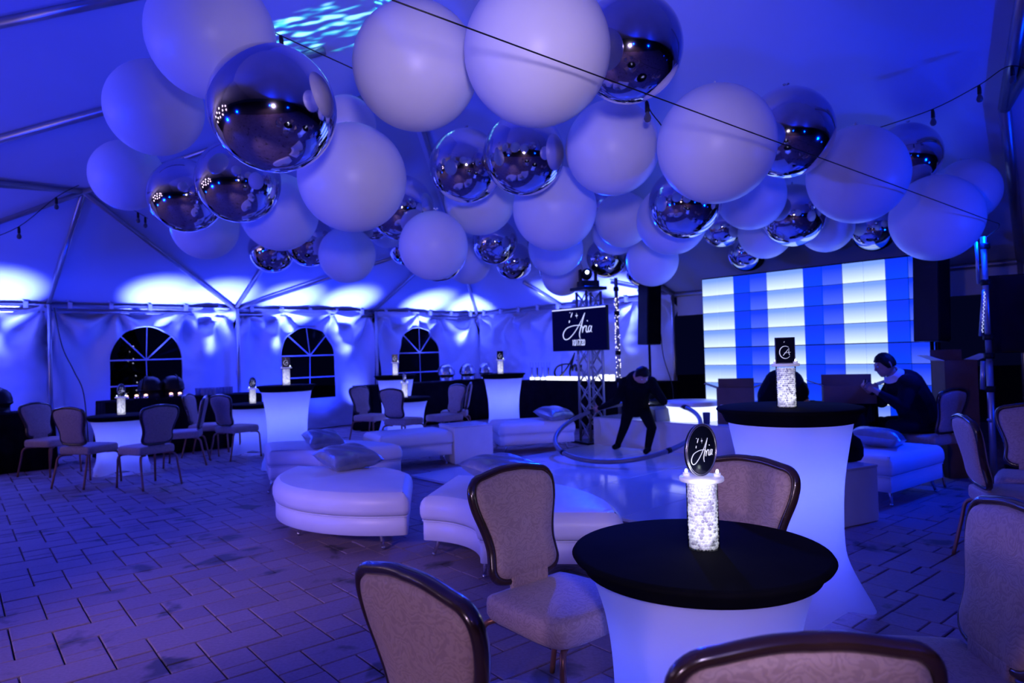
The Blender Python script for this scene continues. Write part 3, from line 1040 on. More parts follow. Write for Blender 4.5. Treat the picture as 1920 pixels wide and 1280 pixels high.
chairs = [
    ((0.17, 2.69), (0.66, -0.75), 'damask banquet chair with its front showing, beside the low black-topped table and white ottoman'),
    ((-0.03, 1.73), (0.73, 0.68), 'damask banquet chair seen from behind at bottom of photo, on near side of low table'),
    ((0.46, 1.42), (-0.03, 1.0), 'damask banquet chair of which only the top of the back shows at the bottom edge'),
    ((0.775, 2.78), (-0.80, -0.60), 'damask banquet chair between low black-topped table and glowing highboy table'),
    ((1.17, 2.02), (-1.0, 0.10), 'large damask banquet chair cut off by the right edge of the photo'),
    ((3.14, 4.28), (0.95, -0.31), 'damask banquet chair seen from behind near the light stand post'),
    ((3.60, 4.74), (-0.6, -0.8), 'damask banquet chair at right edge facing the one by the light stand post'),
    ((4.24, 7.06), (-0.45, 0.90), 'damask banquet chair on which the man in the navy jacket sits'),
    ((-5.13, 8.26), (0.25, 0.97), 'purple-lit banquet chair seen from behind, to the left of the low glowing table'),
    ((-6.15, 9.10), (0.95, -0.25), 'dim blue banquet chair half hidden behind the purple-lit chair'),
    ((-4.33, 8.05), (-0.85, 0.52), 'banquet chair seen from behind, to the right of the far left low glowing table'),
    ((-4.65, 9.62), (-0.95, -0.30), 'banquet chair turned sideways behind the right chair of the far left table'),
    ((-4.11, 10.16), (0.50, 0.87), 'dark banquet chair at the low table next to the glowing highboy'),
    ((-4.72, 10.55), (1.0, 0.1), 'dark banquet chair behind another at the second low table'),
    ((-1.70, 10.55), (0.50, 0.86), 'banquet chair seen from behind at the low table beneath the third arched window'),
    ((-2.36, 11.38), (0.80, -0.45), 'dark blue banquet chair left of the low table beneath the third arched window'),
    ((-1.12, 10.95), (-0.75, -0.66), 'dark blue banquet chair facing the room in front of the chafing dish table'),
    ((-1.02, 11.72), (-1.0, 0.0), 'banquet chair turned edge-on in front of the chafing dish table'),
]
proto = make_chair(chairs[0][2])
for i, ((x, y), f, lab) in enumerate(chairs):
    if i == 0:
        proto.location = (x, y, 0); proto.rotation_euler = (0, 0, face_dir(f))
    else:
        dup(proto, (x, y, 0), face_dir(f), lab)


# ------------------------------------------------------------------ glowing stretch-cloth tables
def make_table(name, label, cat, H, R, prof, hem, group, feet):
    t = thing(name, label, cat, (0, 0, 0), 0, group)

    def shape(r, z, a):
        k = max(0.0, 1 - z / (0.30 * H)) ** 2
        c4 = (0.5 + 0.5 * math.cos(4 * (a - PI / 4)))
        rr = r + k * (feet - r) * (c4 ** 2.2)
        zz = z
        if z < 0.28 * H:
            zz = z + (1 - c4 ** 0.7) * 0.065 * (1 - z / (0.28 * H))
        return (rr * math.cos(a), rr * math.sin(a), zz)
    n = 26
    pts = catmull([(r, z, 0) for r, z in prof], 5)
    MB().lathe([(p.x, p.y) for p in pts], 64, shape=shape, cap_bottom=False, cap_top=False).build('skirt', CLOTH, t)
    top = MB()
    top.lathe([(prof[-1][0] + 0.004, hem), (prof[-1][0] + 0.012, hem + 0.002), (R - 0.028, H - 0.036), (R - 0.006, H - 0.022), (R, H - 0.012), (R - 0.006, H - 0.003), (R - 0.02, H), (0.01, H)], 72, cap_bottom=False)
    top.build('topper', BLACKCLOTH, t)
    for k in range(4):
        a = PI / 4 + PI / 2 * k
        MB().lathe([(0.028, 0.0), (0.028, 0.02), (0.02, 0.03)], 12, mat=Matrix.Translation((math.cos(a) * (feet - 0.035), math.sin(a) * (feet - 0.035), 0))).build('foot_cup', CLOTH, t)
    MB().lathe([(0.10, 0.0), (0.10, 0.03), (0.03, 0.04), (0.025, H - 0.06), (0.15, H - 0.05)], 20).build('pedestal', ALU, t)
    return t


HIGH = [(0.335, 0.0), (0.300, 0.12), (0.262, 0.32), (0.258, 0.52), (0.270, 0.70), (0.295, 0.86), (0.325, 1.015)]
LOWP = [(0.335, 0.0), (0.315, 0.08), (0.295, 0.22), (0.295, 0.38), (0.315, 0.54), (0.350, 0.66), (0.368, 0.700)]
highboy = make_table('highboy_table', 'nearest tall glowing highboy table with white skirt and black top', 'table', 1.09, 0.386, HIGH, 1.008, 'glowing highboy tables', 0.40)
lowtab = make_table('cocktail_table', 'low glowing table with wide black top at the bottom of the photo', 'table', 0.76, 0.421, LOWP, 0.695, 'low glowing cocktail tables', 0.42)
tables = [(highboy, 1.09, ((1.52, 3.79, 0.45), (-3.05, 9.2, 0.2), (-0.17, 11.6, 0.6), (-2.15, 12.5, 0.1)),
           ('', 'tall glowing highboy table in front of the second arched window', 'tall glowing highboy table between the two black draped buffet tables', 'tall glowing highboy table behind the low one beneath the third arched window')),
          (lowtab, 0.76, ((0.602, 2.29, 0.5), (-5.25, 9.15, 0.5), (-4.1, 10.75, 0.3), (-1.78, 11.2, 0.4)),
           ('', 'low glowing table between two chairs in front of the first arched window', 'low glowing table partly behind the highboy at the second arched window', 'low glowing table among dark chairs beneath the third arched window'))]
for src, H, places, labs in tables:
    for i, ((x, y, a), lab) in enumerate(zip(places, labs)):
        if i == 0:
            src.location = (x, y, 0); src.rotation_euler = (0, 0, a)
        else:
            dup(src, (x, y, 0), a, lab)
        e = (34 if H > 1 else 23) * (1.0 if i == 0 else 1.15)
        lamp('table_lamp_inside', 'POINT', (x, y, 0.66 * H), e * 0.62 * (0.55 if (H < 1 and i == 0) else 1.0), (0.105, 0.145, 1.0), shadow_soft_size=0.06)
        lamp('table_lamp_inside', 'POINT', (x, y, 0.30 * H), e * 0.30, (0.025, 0.055, 1.0), shadow_soft_size=0.06)


# ------------------------------------------------------------------ centrepieces: lit bead vase, plate, sign
def make_centre(label, sign, rot_sign):
    t = thing('centrepiece', label, 'centrepiece', (0, 0, 0), 0, 'lit bead vase centrepieces')
    R, H = 0.052, 0.222
    MB().lathe([(R, 0.0), (R, H)], 32, cap_top=False).build('vase', GLASSVASE, t)
    bd = MB()
    zr = 0.006
    row = 0
    ico = bmesh.new(); bmesh.ops.create_icosphere(ico, subdivisions=1, radius=1.0)
    iv = [v.co.copy() for v in ico.verts]; jf = [[v.index for v in f.verts] for f in ico.faces]; ico.free()
    while zr < H - 0.004:
        n = 24
        for k in range(n):
            a = 2 * PI * (k + 0.5 * (row % 2)) / n + rnd.uniform(-0.05, 0.05)
            r = 0.0068 * rnd.uniform(0.85, 1.1)
            rad = R - 0.0085 - rnd.uniform(0, 0.003)
            c = Vector((rad * math.cos(a), rad * math.sin(a), zr + rnd.uniform(-0.0015, 0.0015)))
            bd.add([c + v * r for v in iv], jf, True)
        zr += 0.0112
        row += 1
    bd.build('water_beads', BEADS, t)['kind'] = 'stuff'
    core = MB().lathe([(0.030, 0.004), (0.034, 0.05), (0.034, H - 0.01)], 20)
    core.build('lamp_core', COREGLOW, t)
    MB().lathe([(0.070, H), (0.073, H + 0.003), (0.073, H + 0.012), (0.070, H + 0.015)], 40).build('plate', FROST, t)
    z0 = H + 0.015
    if sign == 'round':
        g = Matrix.Translation((0, 0.0, z0 + 0.088)) @ Matrix.Rotation(rot_sign, 4, 'Z')
        X = Matrix.Rotation(PI / 2, 4, 'X')
        s = MB().lathe([(0.083, -0.005), (0.087, -0.004), (0.087, 0.004), (0.083, 0.005)], 48, mat=g @ X).build('sign', SIGNBLACK, t)
        MB().tube([g @ Vector((0.0815 * math.cos(2 * PI * k / 48), -0.0056, 0.0815 * math.sin(2 * PI * k / 48))) for k in range(48)], 0.0014, 6, closed=True).build('silver_ring', SILVEREDGE, s)
        MB().tube([g @ Vector((0.0865 * math.cos(2 * PI * k / 48), -0.0046, 0.0865 * math.sin(2 * PI * k / 48))) for k in range(48)], 0.0024, 6, closed=True).build('silver_ring', SILVEREDGE, s)
        script(MB(), 0.00044, 0.0011, depth=0.0062, mat=g).build('lettering', LETTER, s)
    else:
        g = Matrix.Translation((0, 0, z0 + 0.072)) @ Matrix.Rotation(rot_sign, 4, 'Z')
        s = MB().box((0, 0, 0), (0.105, 0.008, 0.144), mat=g).build('sign', SIGNBLACK, t)
        rect = [(-0.050, -0.069), (0.050, -0.069), (0.050, 0.069), (-0.050, 0.069)]
        rb = MB()
        for (x0, y0), (x1, y1) in zip(rect, rect[1:] + rect[:1]):
            rb.tube([g @ Vector((x0, -0.0045, y0)), g @ Vector((x1, -0.0045, y1))], 0.0012, 4)
        rb.build('silver_edge', SILVEREDGE, s)
        lt = MB()
        lt.tube([g @ Vector((0.030 * math.cos(0.9 + 4.7 * k / 24), -0.0046, -0.010 + 0.034 * math.sin(0.9 + 4.7 * k / 24))) for k in range(25)], [0.0008 + 0.0016 * math.sin(PI * k / 24) for k in range(25)], 6)
        lt.tube([g @ Vector(p) for p in ((-0.012, -0.0046, -0.028), (0.006, -0.0046, -0.006), (0.020, -0.0046, 0.012), (0.018, -0.0046, -0.012), (0.022, -0.0046, -0.026))], 0.0015, 6)
        lt.tube([g @ Vector(p) for p in ((-0.006, -0.0046, -0.014), (0.028, -0.0046, -0.010))], 0.0011, 6)
        lt.tube([g @ Vector(p) for p in ((-0.006, -0.0046, 0.044), (-0.002, -0.0046, 0.050))], 0.0012, 6)
        lt.build('lettering', LETTER, s)
    for dx, dy in ((0.050, -0.012), (-0.046, 0.018), (0.010, 0.048)):
        tl = MB().lathe([(0.012, z0), (0.012, z0 + 0.011)], 12, mat=Matrix.Translation((dx, dy, 0))).build('tea_light', FROST, t)
        MB().sphere((dx, dy, z0 + 0.016), 0.0055, 8, 6, (1, 1, 1.5)).build('flame', TEALIGHT, tl)
    return t


cp_r = make_centre('lit bead vase with round name sign on the large low table at the bottom', 'round', 0.70)
cp_s = make_centre('lit bead vase with rectangular monogram sign on the large highboy table', 'square', -0.15)
cent = [(cp_r, (0.622, 2.30, 0.76), 0.0, None), (cp_r, (-5.25, 9.15, 0.76), 0.8, 'lit bead vase with round sign on the low table before the first arched window'),
        (cp_r, (-4.1, 10.75, 0.76), 0.6, 'lit bead vase with round sign on the low table beside the second window highboy'),
        (cp_r, (-1.78, 11.2, 0.76), 0.7, 'lit bead vase with round sign on the low table among dark chairs'),
        (cp_s, (1.50, 3.76, 1.09), 0.0, None), (cp_s, (-3.05, 9.2, 1.09), 0.5, 'lit bead vase with rectangular sign on the highboy before the second arched window'),
        (cp_s, (-0.21, 11.6, 1.09), 0.3, 'lit bead vase with rectangular sign on the highboy between the buffet tables'),
        (cp_s, (-2.15, 12.5, 1.09), 0.3, 'lit bead vase with rectangular sign on the highboy at the third arched window')]
for src, p, a, lab in cent:
    if lab is None:
        src.location = p; src.rotation_euler = (0, 0, a)
    else:
        dup(src, p, a, lab)
lamp('vase_lamp', 'POINT', (0.60, 2.20, 0.99), 0.5, (0.8, 0.85, 1.0), shadow_soft_size=0.03)


# ------------------------------------------------------------------ lounge seating
def sector(K, r0, r1, a0, a1, n=28):
    pts = []
    for i in range(n + 1):
        a = math.radians(a0 + (a1 - a0) * i / n)
        pts.append((K[0] + r1 * math.cos(a), K[1] + r1 * math.sin(a)))
    for i in range(n + 1):
        a = math.radians(a1 + (a0 - a1) * i / n)
        pts.append((K[0] + r0 * math.cos(a), K[1] + r0 * math.sin(a)))
    return pts


def densify(pts, n):
    """Resample a closed outline to n points and round its corners slightly."""
    L = [Vector((*p, 0)) for p in pts]
    m = len(L)
    seg = [(L[(i + 1) % m] - L[i]).length for i in range(m)]
    tot = sum(seg)
    out = []
    i, acc = 0, 0.0
    for k in range(n):
        d = tot * k / n
        while acc + seg[i] < d:
            acc += seg[i]; i += 1
        out.append(L[i].lerp(L[(i + 1) % m], (d - acc) / max(seg[i], 1e-6)))
    for _ in range(1):
        out = [(out[k - 1] + out[k] * 2 + out[(k + 1) % n]) / 4 for k in range(n)]
    return out


def inset(loop, d):
    n = len(loop)
    out = []
    area2 = sum(loop[i].x * loop[(i + 1) % n].y - loop[(i + 1) % n].x * loop[i].y for i in range(n))
    sg = 1 if area2 > 0 else -1
    for k in range(n):
        t = (loop[(k + 1) % n] - loop[k - 1])
        t = t.normalized() if t.length > 0 else Vector((1, 0, 0))
        nrm = Vector((-t.y, t.x, 0)) * sg
        out.append(loop[k] + nrm * d)
    return out


def fill_top(mb, loop, rise):
    """Close the top of a cushion with a fine, gently domed grid of triangles."""
    bmx = bmesh.new()
    vs_ = [bmx.verts.new(p) for p in loop]
    f = bmx.faces.new(vs_)
    bmesh.ops.triangulate(bmx, faces=[f])
    for _ in range(2):
        long_ = [e for e in bmx.edges if e.calc_length() > 0.10 and not e.is_boundary]
        if long_:
            bmesh.ops.subdivide_edges(bmx, edges=long_, cuts=1)
            bmesh.ops.triangulate(bmx, faces=bmx.faces[:])
    edge = [Vector(p) for p in loop][::3]
    for v in bmx.verts:
        if not v.is_boundary:
            d = min((v.co - e).length for e in edge)
            v.co.z += rise * min(1.0, d / 0.12) ** 0.6
    bmesh.ops.recalc_face_normals(bmx, faces=bmx.faces[:])
    bmx.verts.index_update()
    up_ = sum(f.normal.z for f in bmx.faces) > 0
    mb.add([v.co.copy() for v in bmx.verts], [[v.index for v in (f.verts if up_ else reversed(f.verts))] for f in bmx.faces], True)
    bmx.free()


def ottoman(name, label, poly, legs, group='white lounge seats', H=0.45):
    cx = sum(p[0] for p in poly) / len(poly); cy = sum(p[1] for p in poly) / len(poly)
    t = thing(name, label, 'ottoman', (cx, cy, 0), 0, group)
    loop = densify([(x - cx, y - cy) for x, y in poly], 160)

    def at(d, z): return [(p.x, p.y, z) for p in inset(loop, d)]
    MB().rings([at(0.012, 0.13), at(0.008, 0.132), at(0.008, 0.262), at(0.02, 0.268)]).build('skirt_base', LEATHER, t)
    z1 = 0.272
    cu = MB()
    cu.rings([at(0.02, z1), at(-0.004, z1 + 0.010), at(-0.014, z1 + 0.045), at(-0.014, z1 + 0.09), at(-0.004, z1 + 0.125), at(0.016, z1 + 0.150), at(0.045, z1 + 0.166)], cap=False)
    fill_top(cu, at(0.045, z1 + 0.166), 0.014)
    cu.build('cushion', LEATHER, t)
    pipe = MB().tube(at(0.004, 0.268), 0.006, 6, closed=True)
    pipe.build('piping', LEATHER, t)
    for x, y in legs:
        dx, dy = x - cx, y - cy
        ln = math.hypot(dx, dy)
        ux, uy = dx / ln, dy / ln
        lg = MB().tube([(dx - ux * 0.045, dy - uy * 0.045, 0.135), (dx - ux * 0.035, dy - uy * 0.035, 0.10), (dx, dy, 0.012)], [0.022, 0.017, 0.012], 10)
        lg.sphere((dx, dy, 0.013), 0.0155, 10, 6)
        lg.build('leg', POLISH, t)
    return t


L1 = sector((-0.93, 6.13), 0.26, 1.165, 165, 277)
ottoman('curved_ottoman', 'white leatherette curved ottoman with convex front, silver pillow on it', L1, ((-1.78, 5.58), (-1.00, 5.10), (-0.96, 5.72), (-1.92, 6.28)))
L0 = sector((-2.50, 6.98), 0.50, 1.42, 30, 112)
ottoman('curved_ottoman', 'white curved ottoman standing partly behind the convex one', L0, ((-2.66, 7.36), (-2.9, 8.1), (-1.55, 7.6), (-2.05, 7.32)))
L2 = sector((-0.78, 4.30), 0.535, 1.42, -6, 79)
ottoman('curved_ottoman', 'white curved ottoman with concave front behind the damask chair', L2, ((-0.60, 4.90), (-0.22, 4.38), (-0.52, 5.58), (0.52, 4.30)))


def rect_poly(A, u, v):
    A, u, v = Vector(A), Vector(u), Vector(v)
    return [(p.x, p.y) for p in (A, A + u, A + u + v, A + v)]


def rect_ottoman(label, A, ang, w, d):
    u = Vector((math.cos(ang), math.sin(ang))) * w
    v = Vector((-math.sin(ang), math.cos(ang))) * d
    A = Vector(A)
    P = rect_poly(A, u, v)
    i = 0.08
    legs = [tuple(A + u * fx + v * fy) for fx, fy in ((i, i), (1 - i, i), (1 - i, 1 - i), (i, 1 - i))]
    return ottoman('bench_ottoman', label, P, legs)


rect_ottoman('long white bench ottoman on far side of lounge, left of white cube', (-1.68, 8.50), math.radians(28), 0.99, 0.72)
rect_ottoman('long white bench ottoman right of white cube, silver pillow on it', (-0.22, 9.62), math.radians(13), 1.12, 0.72)
rect_ottoman('white bench ottoman behind the large highboy table, grey pillow on it', (3.22, 5.88), math.radians(36.5), 1.05, 0.60)


def cube_table(label, A, ang, w, hgt):
    u = Vector((math.cos(ang), math.sin(ang))); v = Vector((-math.sin(ang), math.cos(ang)))
    c = Vector(A) + u * w / 2 + v * w / 2
    t = thing('cube_table', label, 'cube table', (c.x, c.y, 0), ang, 'white cube tables')
    MB().box((0, 0, hgt / 2 - 0.01), (w - 0.006, w - 0.006, hgt - 0.02)).build('body', MATTEWHITE, t, bevel=0.006)
    MB().box((0, 0, hgt - 0.01), (w, w, 0.02)).build('top', GLOSSWHITE, t, bevel=0.004)


cube_table('white cube table between the two long bench ottomans', (-0.79, 8.93), math.radians(27), 0.56, 0.49)
cube_table('white cube table beside the large highboy, at end of right bench', (2.50, 5.30), math.radians(27), 0.46, 0.45)


def pillow(label, loc, size, rot, thick=0.085):
    o = MB()
    n = 24
    for sgn in (1, -1):
        vs, fs = [], []
        for j in range(n + 1):
            for i in range(n + 1):
                u, v = -1 + 2 * i / n, -1 + 2 * j / n
                pinch = 1 - 0.10 * (1 - abs(u) ** 2) * abs(v) ** 3
                pv = 1 - 0.10 * (1 - abs(v) ** 2) * abs(u) ** 3
                h_ = thick * (max(0, (1 - u ** 4) * (1 - v ** 4))) ** 0.55
                wr = 0.006 * math.sin(9 * u + 7 * v) * (1 - max(abs(u), abs(v)) ** 6)
                vs.append((u * size / 2 * pv, v * size / 2 * pinch, sgn * (h_ + wr * (h_ > 0.01))))
        for j in range(n):
            for i in range(n):
                q_ = (j * (n + 1) + i, j * (n + 1) + i + 1, (j + 1) * (n + 1) + i + 1, (j + 1) * (n + 1) + i)
                fs.append(q_ if sgn > 0 else tuple(reversed(q_)))
        o.add(vs, fs, True)
    ob = o.build('throw_pillow', SATIN)
    ob.location = loc
    ob.rotation_euler = rot
    return tag(ob, label, 'pillow', 'silver throw pillows')


pillow('silver satin pillow lying on the convex white ottoman', (-1.50, 6.13, 0.545), 0.47, (0.16, -0.04, 0.72))
pillow('shiny silver pillow on the partly hidden curved ottoman', (-2.13, 7.62, 0.538), 0.40, (0.20, 0.05, 0.55))
pillow('silver satin pillow behind the damask chair on the concave ottoman', (-0.10, 5.28, 0.545), 0.50, (0.12, 0.04, 0.75))
pillow('dim silver pillow on the bench right of the white cube', (0.58, 10.0, 0.535), 0.44, (0.14, 0.0, 0.62))
pillow('grey satin pillow on the bench behind the large highboy', (3.42, 6.46, 0.538), 0.44, (0.10, 0.10, 0.95))


# ------------------------------------------------------------------ balloons
BAL = [
    ('W', -1.771, 4.121, 3.406, 0.376, 'huge white balloon touching the top edge above the largest chrome one'),
    ('W', -2.636, 5.108, 3.347, 0.349, 'white balloon at the far left edge of the cluster, second from the top'),
    ('W', -3.847, 6.884, 3.338, 0.351, 'white balloon sticking out furthest to the left of the cluster'),
    ('C', -1.335, 3.907, 2.869, 0.359, 'largest chrome balloon, hanging in front at upper left of the cluster'),
    ('C', -2.308, 5.841, 2.970, 0.353, 'middle one of three chrome balloons in a diagonal at the left'),
    ('C', -3.081, 6.521, 3.026, 0.348, 'lowest of three chrome balloons in a diagonal at the left'),
    ('W', -3.663, 8.228, 3.062, 0.393, 'lowest white balloon at far left, beneath the lowest chrome of the diagonal'),
    ('W', -1.195, 5.258, 2.815, 0.416, 'big white balloon right below the largest chrome balloon'),
    ('W', -2.397, 7.138, 2.974, 0.403, 'white balloon tucked below left of the big one under the largest chrome'),
    ('C', -3.577, 10.275, 3.093, 0.346, 'left one of two small dark chrome balloons side by side at lower left'),
    ('C', -2.931, 10.002, 3.150, 0.368, 'right one of two small dark chrome balloons side by side at lower left'),
    ('W', -2.302, 9.671, 2.888, 0.401, 'bluish white balloon hanging lowest at the left, beside two dark chrome balloons'),
    ('C', -1.142, 7.301, 3.017, 0.349, 'dim chrome balloon peeking out right of the big white below largest chrome'),
    ('C', -1.997, 9.953, 3.435, 0.296, 'sliver of a small chrome balloon beneath the dim peeking chrome one'),
    ('W', -1.964, 10.963, 3.477, 0.300, 'small bluish white balloon mostly hidden behind the low bluish white one'),
    ('C', -1.715, 11.484, 3.267, 0.324, 'dark chrome crescent left of the bottom middle-left white balloon'),
    ('W', -0.772, 6.956, 2.545, 0.354, 'white balloon low in the cluster left of middle, with dark chrome crescent beneath it'),
    ('C', -0.925, 8.875, 2.754, 0.368, 'chrome balloon showing only as a crescent beneath a low white balloon'),
    ('W', -0.715, 11.780, 3.034, 0.396, 'bluish white balloon behind and right of the low white one left of middle'),
    ('W', -0.530, 4.088, 3.169, 0.379, 'second largest white balloon, left of the largest at the top'),
    ('W', 0.180, 3.644, 3.042, 0.395, 'largest white balloon of all, at top centre with a cord across it'),
    ('C', 0.759, 4.093, 3.244, 0.322, 'large chrome balloon at top right of the largest white one'),
    ('C', 0.145, 5.729, 3.100, 0.346, 'bright chrome balloon directly beneath the largest white balloon'),
    ('C', -0.371, 6.191, 3.143, 0.335, 'chrome balloon left of and behind the one beneath the largest white'),
    ('W', 0.869, 5.583, 3.084, 0.385, 'white balloon beneath the large top chrome one, above centre'),
    ('W', -0.308, 7.390, 3.105, 0.388, 'white balloon beneath the left of two central chrome balloons'),
    ('W', 0.458, 6.702, 2.837, 0.415, 'big white balloon in the middle beneath the bright central chrome'),
    ('C', 1.385, 9.104, 3.320, 0.328, 'chrome balloon right of the big middle white, below the white above centre'),
    ('W', 1.428, 8.499, 3.050, 0.346, 'pale blue balloon mostly hidden right of the big middle white'),
    ('C', -0.210, 10.129, 3.091, 0.341, 'dark chrome balloon low, left of the big middle white'),
    ('C', 0.078, 11.921, 3.030, 0.326, 'smaller dark chrome balloon just below the low one left of middle'),
    ('C', 0.606, 10.121, 3.098, 0.341, 'chrome crescent directly beneath the big middle white balloon'),
    ('W', 0.644, 9.447, 2.866, 0.384, 'bluish white balloon under the chrome crescent in the middle'),
    ('C', 0.797, 11.699, 2.887, 0.311, 'lower chrome crescent under the bluish white middle balloon'),
    ('W', 0.855, 11.088, 2.678, 0.347, 'lowest blue balloon in the middle, above the wall screen'),
    ('C', 1.534, 10.802, 2.896, 0.321, 'small chrome balloon right beside the moving head lamp of the truss'),
    ('W', 1.531, 9.728, 3.135, 0.350, 'blue lit balloon above the small chrome one near the truss'),
    ('C', 2.142, 9.949, 2.938, 0.350, 'dark chrome balloon low, above the black column speaker'),
    ('W', 1.895, 7.894, 2.918, 0.408, 'white balloon cradling the chrome ball beneath the right big white'),
    ('C', 1.777, 6.845, 2.888, 0.359, 'chrome balloon directly beneath the big white one right of centre'),
    ('W', 1.954, 9.346, 2.643, 0.358, 'blue white balloon lowest right of the truss, above the column speaker'),
    ('C', 2.132, 10.955, 2.711, 0.283, 'chrome tip peeking below the blue balloon over the column speaker'),
    ('W', 1.479, 4.791, 2.854, 0.413, 'big white balloon right of centre with cord across and knot on top'),
    ('C', 2.208, 5.327, 3.090, 0.351, 'large chrome balloon with green reflection right of the big corded white'),
    ('W', 2.882, 5.605, 2.811, 0.396, 'bluish white balloon at the right with a cord crossing its lower half'),
    ('C', 3.962, 6.737, 3.262, 0.322, 'chrome balloon highest at far right with green reflection'),
    ('W', 4.724, 7.012, 2.960, 0.319, 'deep blue balloon furthest right in the cluster'),
    ('W', 4.076, 6.496, 2.596, 0.407, 'deep blue balloon hanging lowest at far right, above the light stand'),
    ('C', 4.373, 8.168, 2.797, 0.275, 'small chrome balloon left of the lowest deep blue one'),
    ('W', 2.622, 7.342, 3.049, 0.368, 'lilac white balloon beneath the large chrome at the right'),
    ('C', 3.218, 7.686, 2.887, 0.349, 'chrome balloon below and between two white ones at the right'),
    ('C', 2.842, 9.073, 3.022, 0.270, 'small dark chrome balloon under the lilac white one at right'),
    ('W', 3.264, 8.674, 2.874, 0.339, 'blue balloon behind the chrome one between two whites at right'),
    ('C', 3.327, 9.518, 2.746, 0.276, 'lowest chrome balloon above the corner of the light wall'),
    ('W', 3.753, 8.057, 2.826, 0.315, 'blue balloon beneath the corded bluish white one at right'),
    ('W', -1.484, 6.340, 3.597, 0.274, 'small white balloon behind the big white one next to largest chrome'),
]
bal_mesh = {}
for kind, mt in (('W', LATEX), ('C', CHROME)):
    b = MB()
    prof = []
    nr = 28
    for i in range(nr + 1):
        ph = -PI / 2 + PI * i / nr
        r, z = math.cos(ph), math.sin(ph)
        if z > 0.75: z = z + 0.10 * (z - 0.75) ** 1.5
        prof.append((max(r, 0.004), z))
    b.lathe(prof, 48)
    k = MB()
    k.lathe([(0.02, 0.995), (0.012, 1.03), (0.035, 1.06), (0.022, 1.075), (0.006, 1.06)], 10)
    k.sphere((0.05, 0.0, 1.075), 0.03, 8, 6, (1.2, 0.6, 0.9))
    k.sphere((-0.035, 0.02, 1.08), 0.026, 8, 6, (1.0, 0.7, 0.9))
    bal_mesh[kind] = (b.mesh('hanging_balloon', mt), k.mesh('knot', KNOT if kind == 'W' else CHROME))
for kind, x, y, z, r, lab in BAL:
    o = bpy.data.objects.new('hanging_balloon', bal_mesh[kind][0]); col.objects.link(o)
    o.location = (x, y, z)
    r *= 0.992
    o.scale = (r, r, r)
    o.rotation_euler = (rnd.uniform(-0.12, 0.12), rnd.uniform(-0.12, 0.12), rnd.uniform(0, 6))
    tag(o, lab, 'balloon', 'white and chrome balloon cloud')
    k = bpy.data.objects.new('knot', bal_mesh[kind][1]); col.objects.link(k); k.parent = o


# ------------------------------------------------------------------ string lights
def bulb(parent, p, lit=False):
    p = Vector(p)
    s = MB().tube([p, p + Vector((0.004, 0, -0.030)), p + Vector((0.004, 0, -0.075))], [0.012, 0.016, 0.017], 10).build('socket', CABLE, parent)
    MB().lathe([(0.010, 0.0), (0.014, -0.012), (0.024, -0.035), (0.026, -0.052), (0.018, -0.070), (0.004, -0.076)][::-1], 14, mat=Matrix.Translation(p + Vector((0.004, 0, -0.072)))).build('bulb', BULBGLASS, s)


def string(label, pts, bulbs, r=0.0045):
    t = thing('string_light_cord', label, 'string light', pts[0])
    o = Vector(pts[0])
    MB().tube([Vector(p) - o for p in catmull(pts, 6)], r, 6).build('cord', CABLE, t)
    for p in bulbs: bulb(t, Vector(p) - o)


string('thin black cord running straight in front of the balloons', [(-0.422, 2.600, 2.796), (1.83, 4.25, 2.643), (4.08, 5.90, 2.49), (4.42, 6.14, 2.45), (4.60, 6.56, 2.415)], [], 0.0038)
string('black string light cord with a socket above the largest chrome balloon', [(-1.976, 5.0, 3.994), (-1.645, 5.0, 3.821), (-1.123, 5.1, 3.594), (-0.70, 5.2, 3.41)], [(-1.640, 5.0, 3.818)])
string('short black cord with hanging bulb below the top right chrome balloon', [(0.93, 4.62, 3.55), (0.989, 4.75, 3.160), (1.128, 4.85, 2.982), (1.28, 5.40, 2.91)], [(0.989, 4.75, 3.160)])
string('sagging string of unlit bulbs against the right side of the roof', [(3.418, 6.3, 3.405), (3.802, 6.05, 3.488), (4.084, 5.85, 3.616), (4.226, 5.65, 3.698), (4.381, 5.5, 3.513)], [(3.802, 6.05, 3.488), (4.084, 5.85, 3.616), (4.226, 5.65, 3.690)])
string('dark string of bulbs dropping from the left roof hub', [(-5.227, 8.3, 3.631), (-5.443, 8.2, 3.464), (-5.827, 8.1, 3.102), (-6.228, 8.0, 2.907)], [(-5.443, 8.2, 3.464), (-5.827, 8.1, 3.102)])
string('short string with two bulbs right of the left roof hub', [(-5.20, 8.5, 3.66), (-5.060, 9.3, 3.50), (-4.90, 9.25, 3.40)], [(-5.060, 9.3, 3.50), (-4.936, 9.25, 3.42)])


# ------------------------------------------------------------------ truss totem with screen
tr = thing('truss_tower', 'square lattice truss tower carrying the screen and a moving lamp', 'truss', (1.22, 10.70, 0), 0.5)
a = 0.135
MB().box((0, 0, 0.015), (0.5, 0.5, 0.03)).build('base_plate', BLACKPLASTIC, tr)
for sx in (-1, 1):
    for sy in (-1, 1):
        MB().tube([(sx * a, sy * a, 0.03), (sx * a, sy * a, 2.36)], 0.022, 10).build('chord', ALU, tr)
nb = 8
for k in range(nb):
    z0, z1 = 0.06 + k * 0.287, 0.06 + (k + 1) * 0.287
    for sx, sy, ex, ey in ((-1, -1, 1, -1), (1, -1, 1, 1), (1, 1, -1, 1), (-1, 1, -1, -1)):
        MB().tube([(sx * a, sy * a, z0), (ex * a, ey * a, z1)], 0.009, 6).build('brace', ALU, tr)
        MB().tube([(ex * a, ey * a, z0), (sx * a, sy * a, z1)], 0.009, 6).build('brace', ALU, tr)
MB().box((0, 0, 2.40), (0.42, 0.42, 0.05)).build('top_plate', BLACKPLASTIC, tr, bevel=0.01)
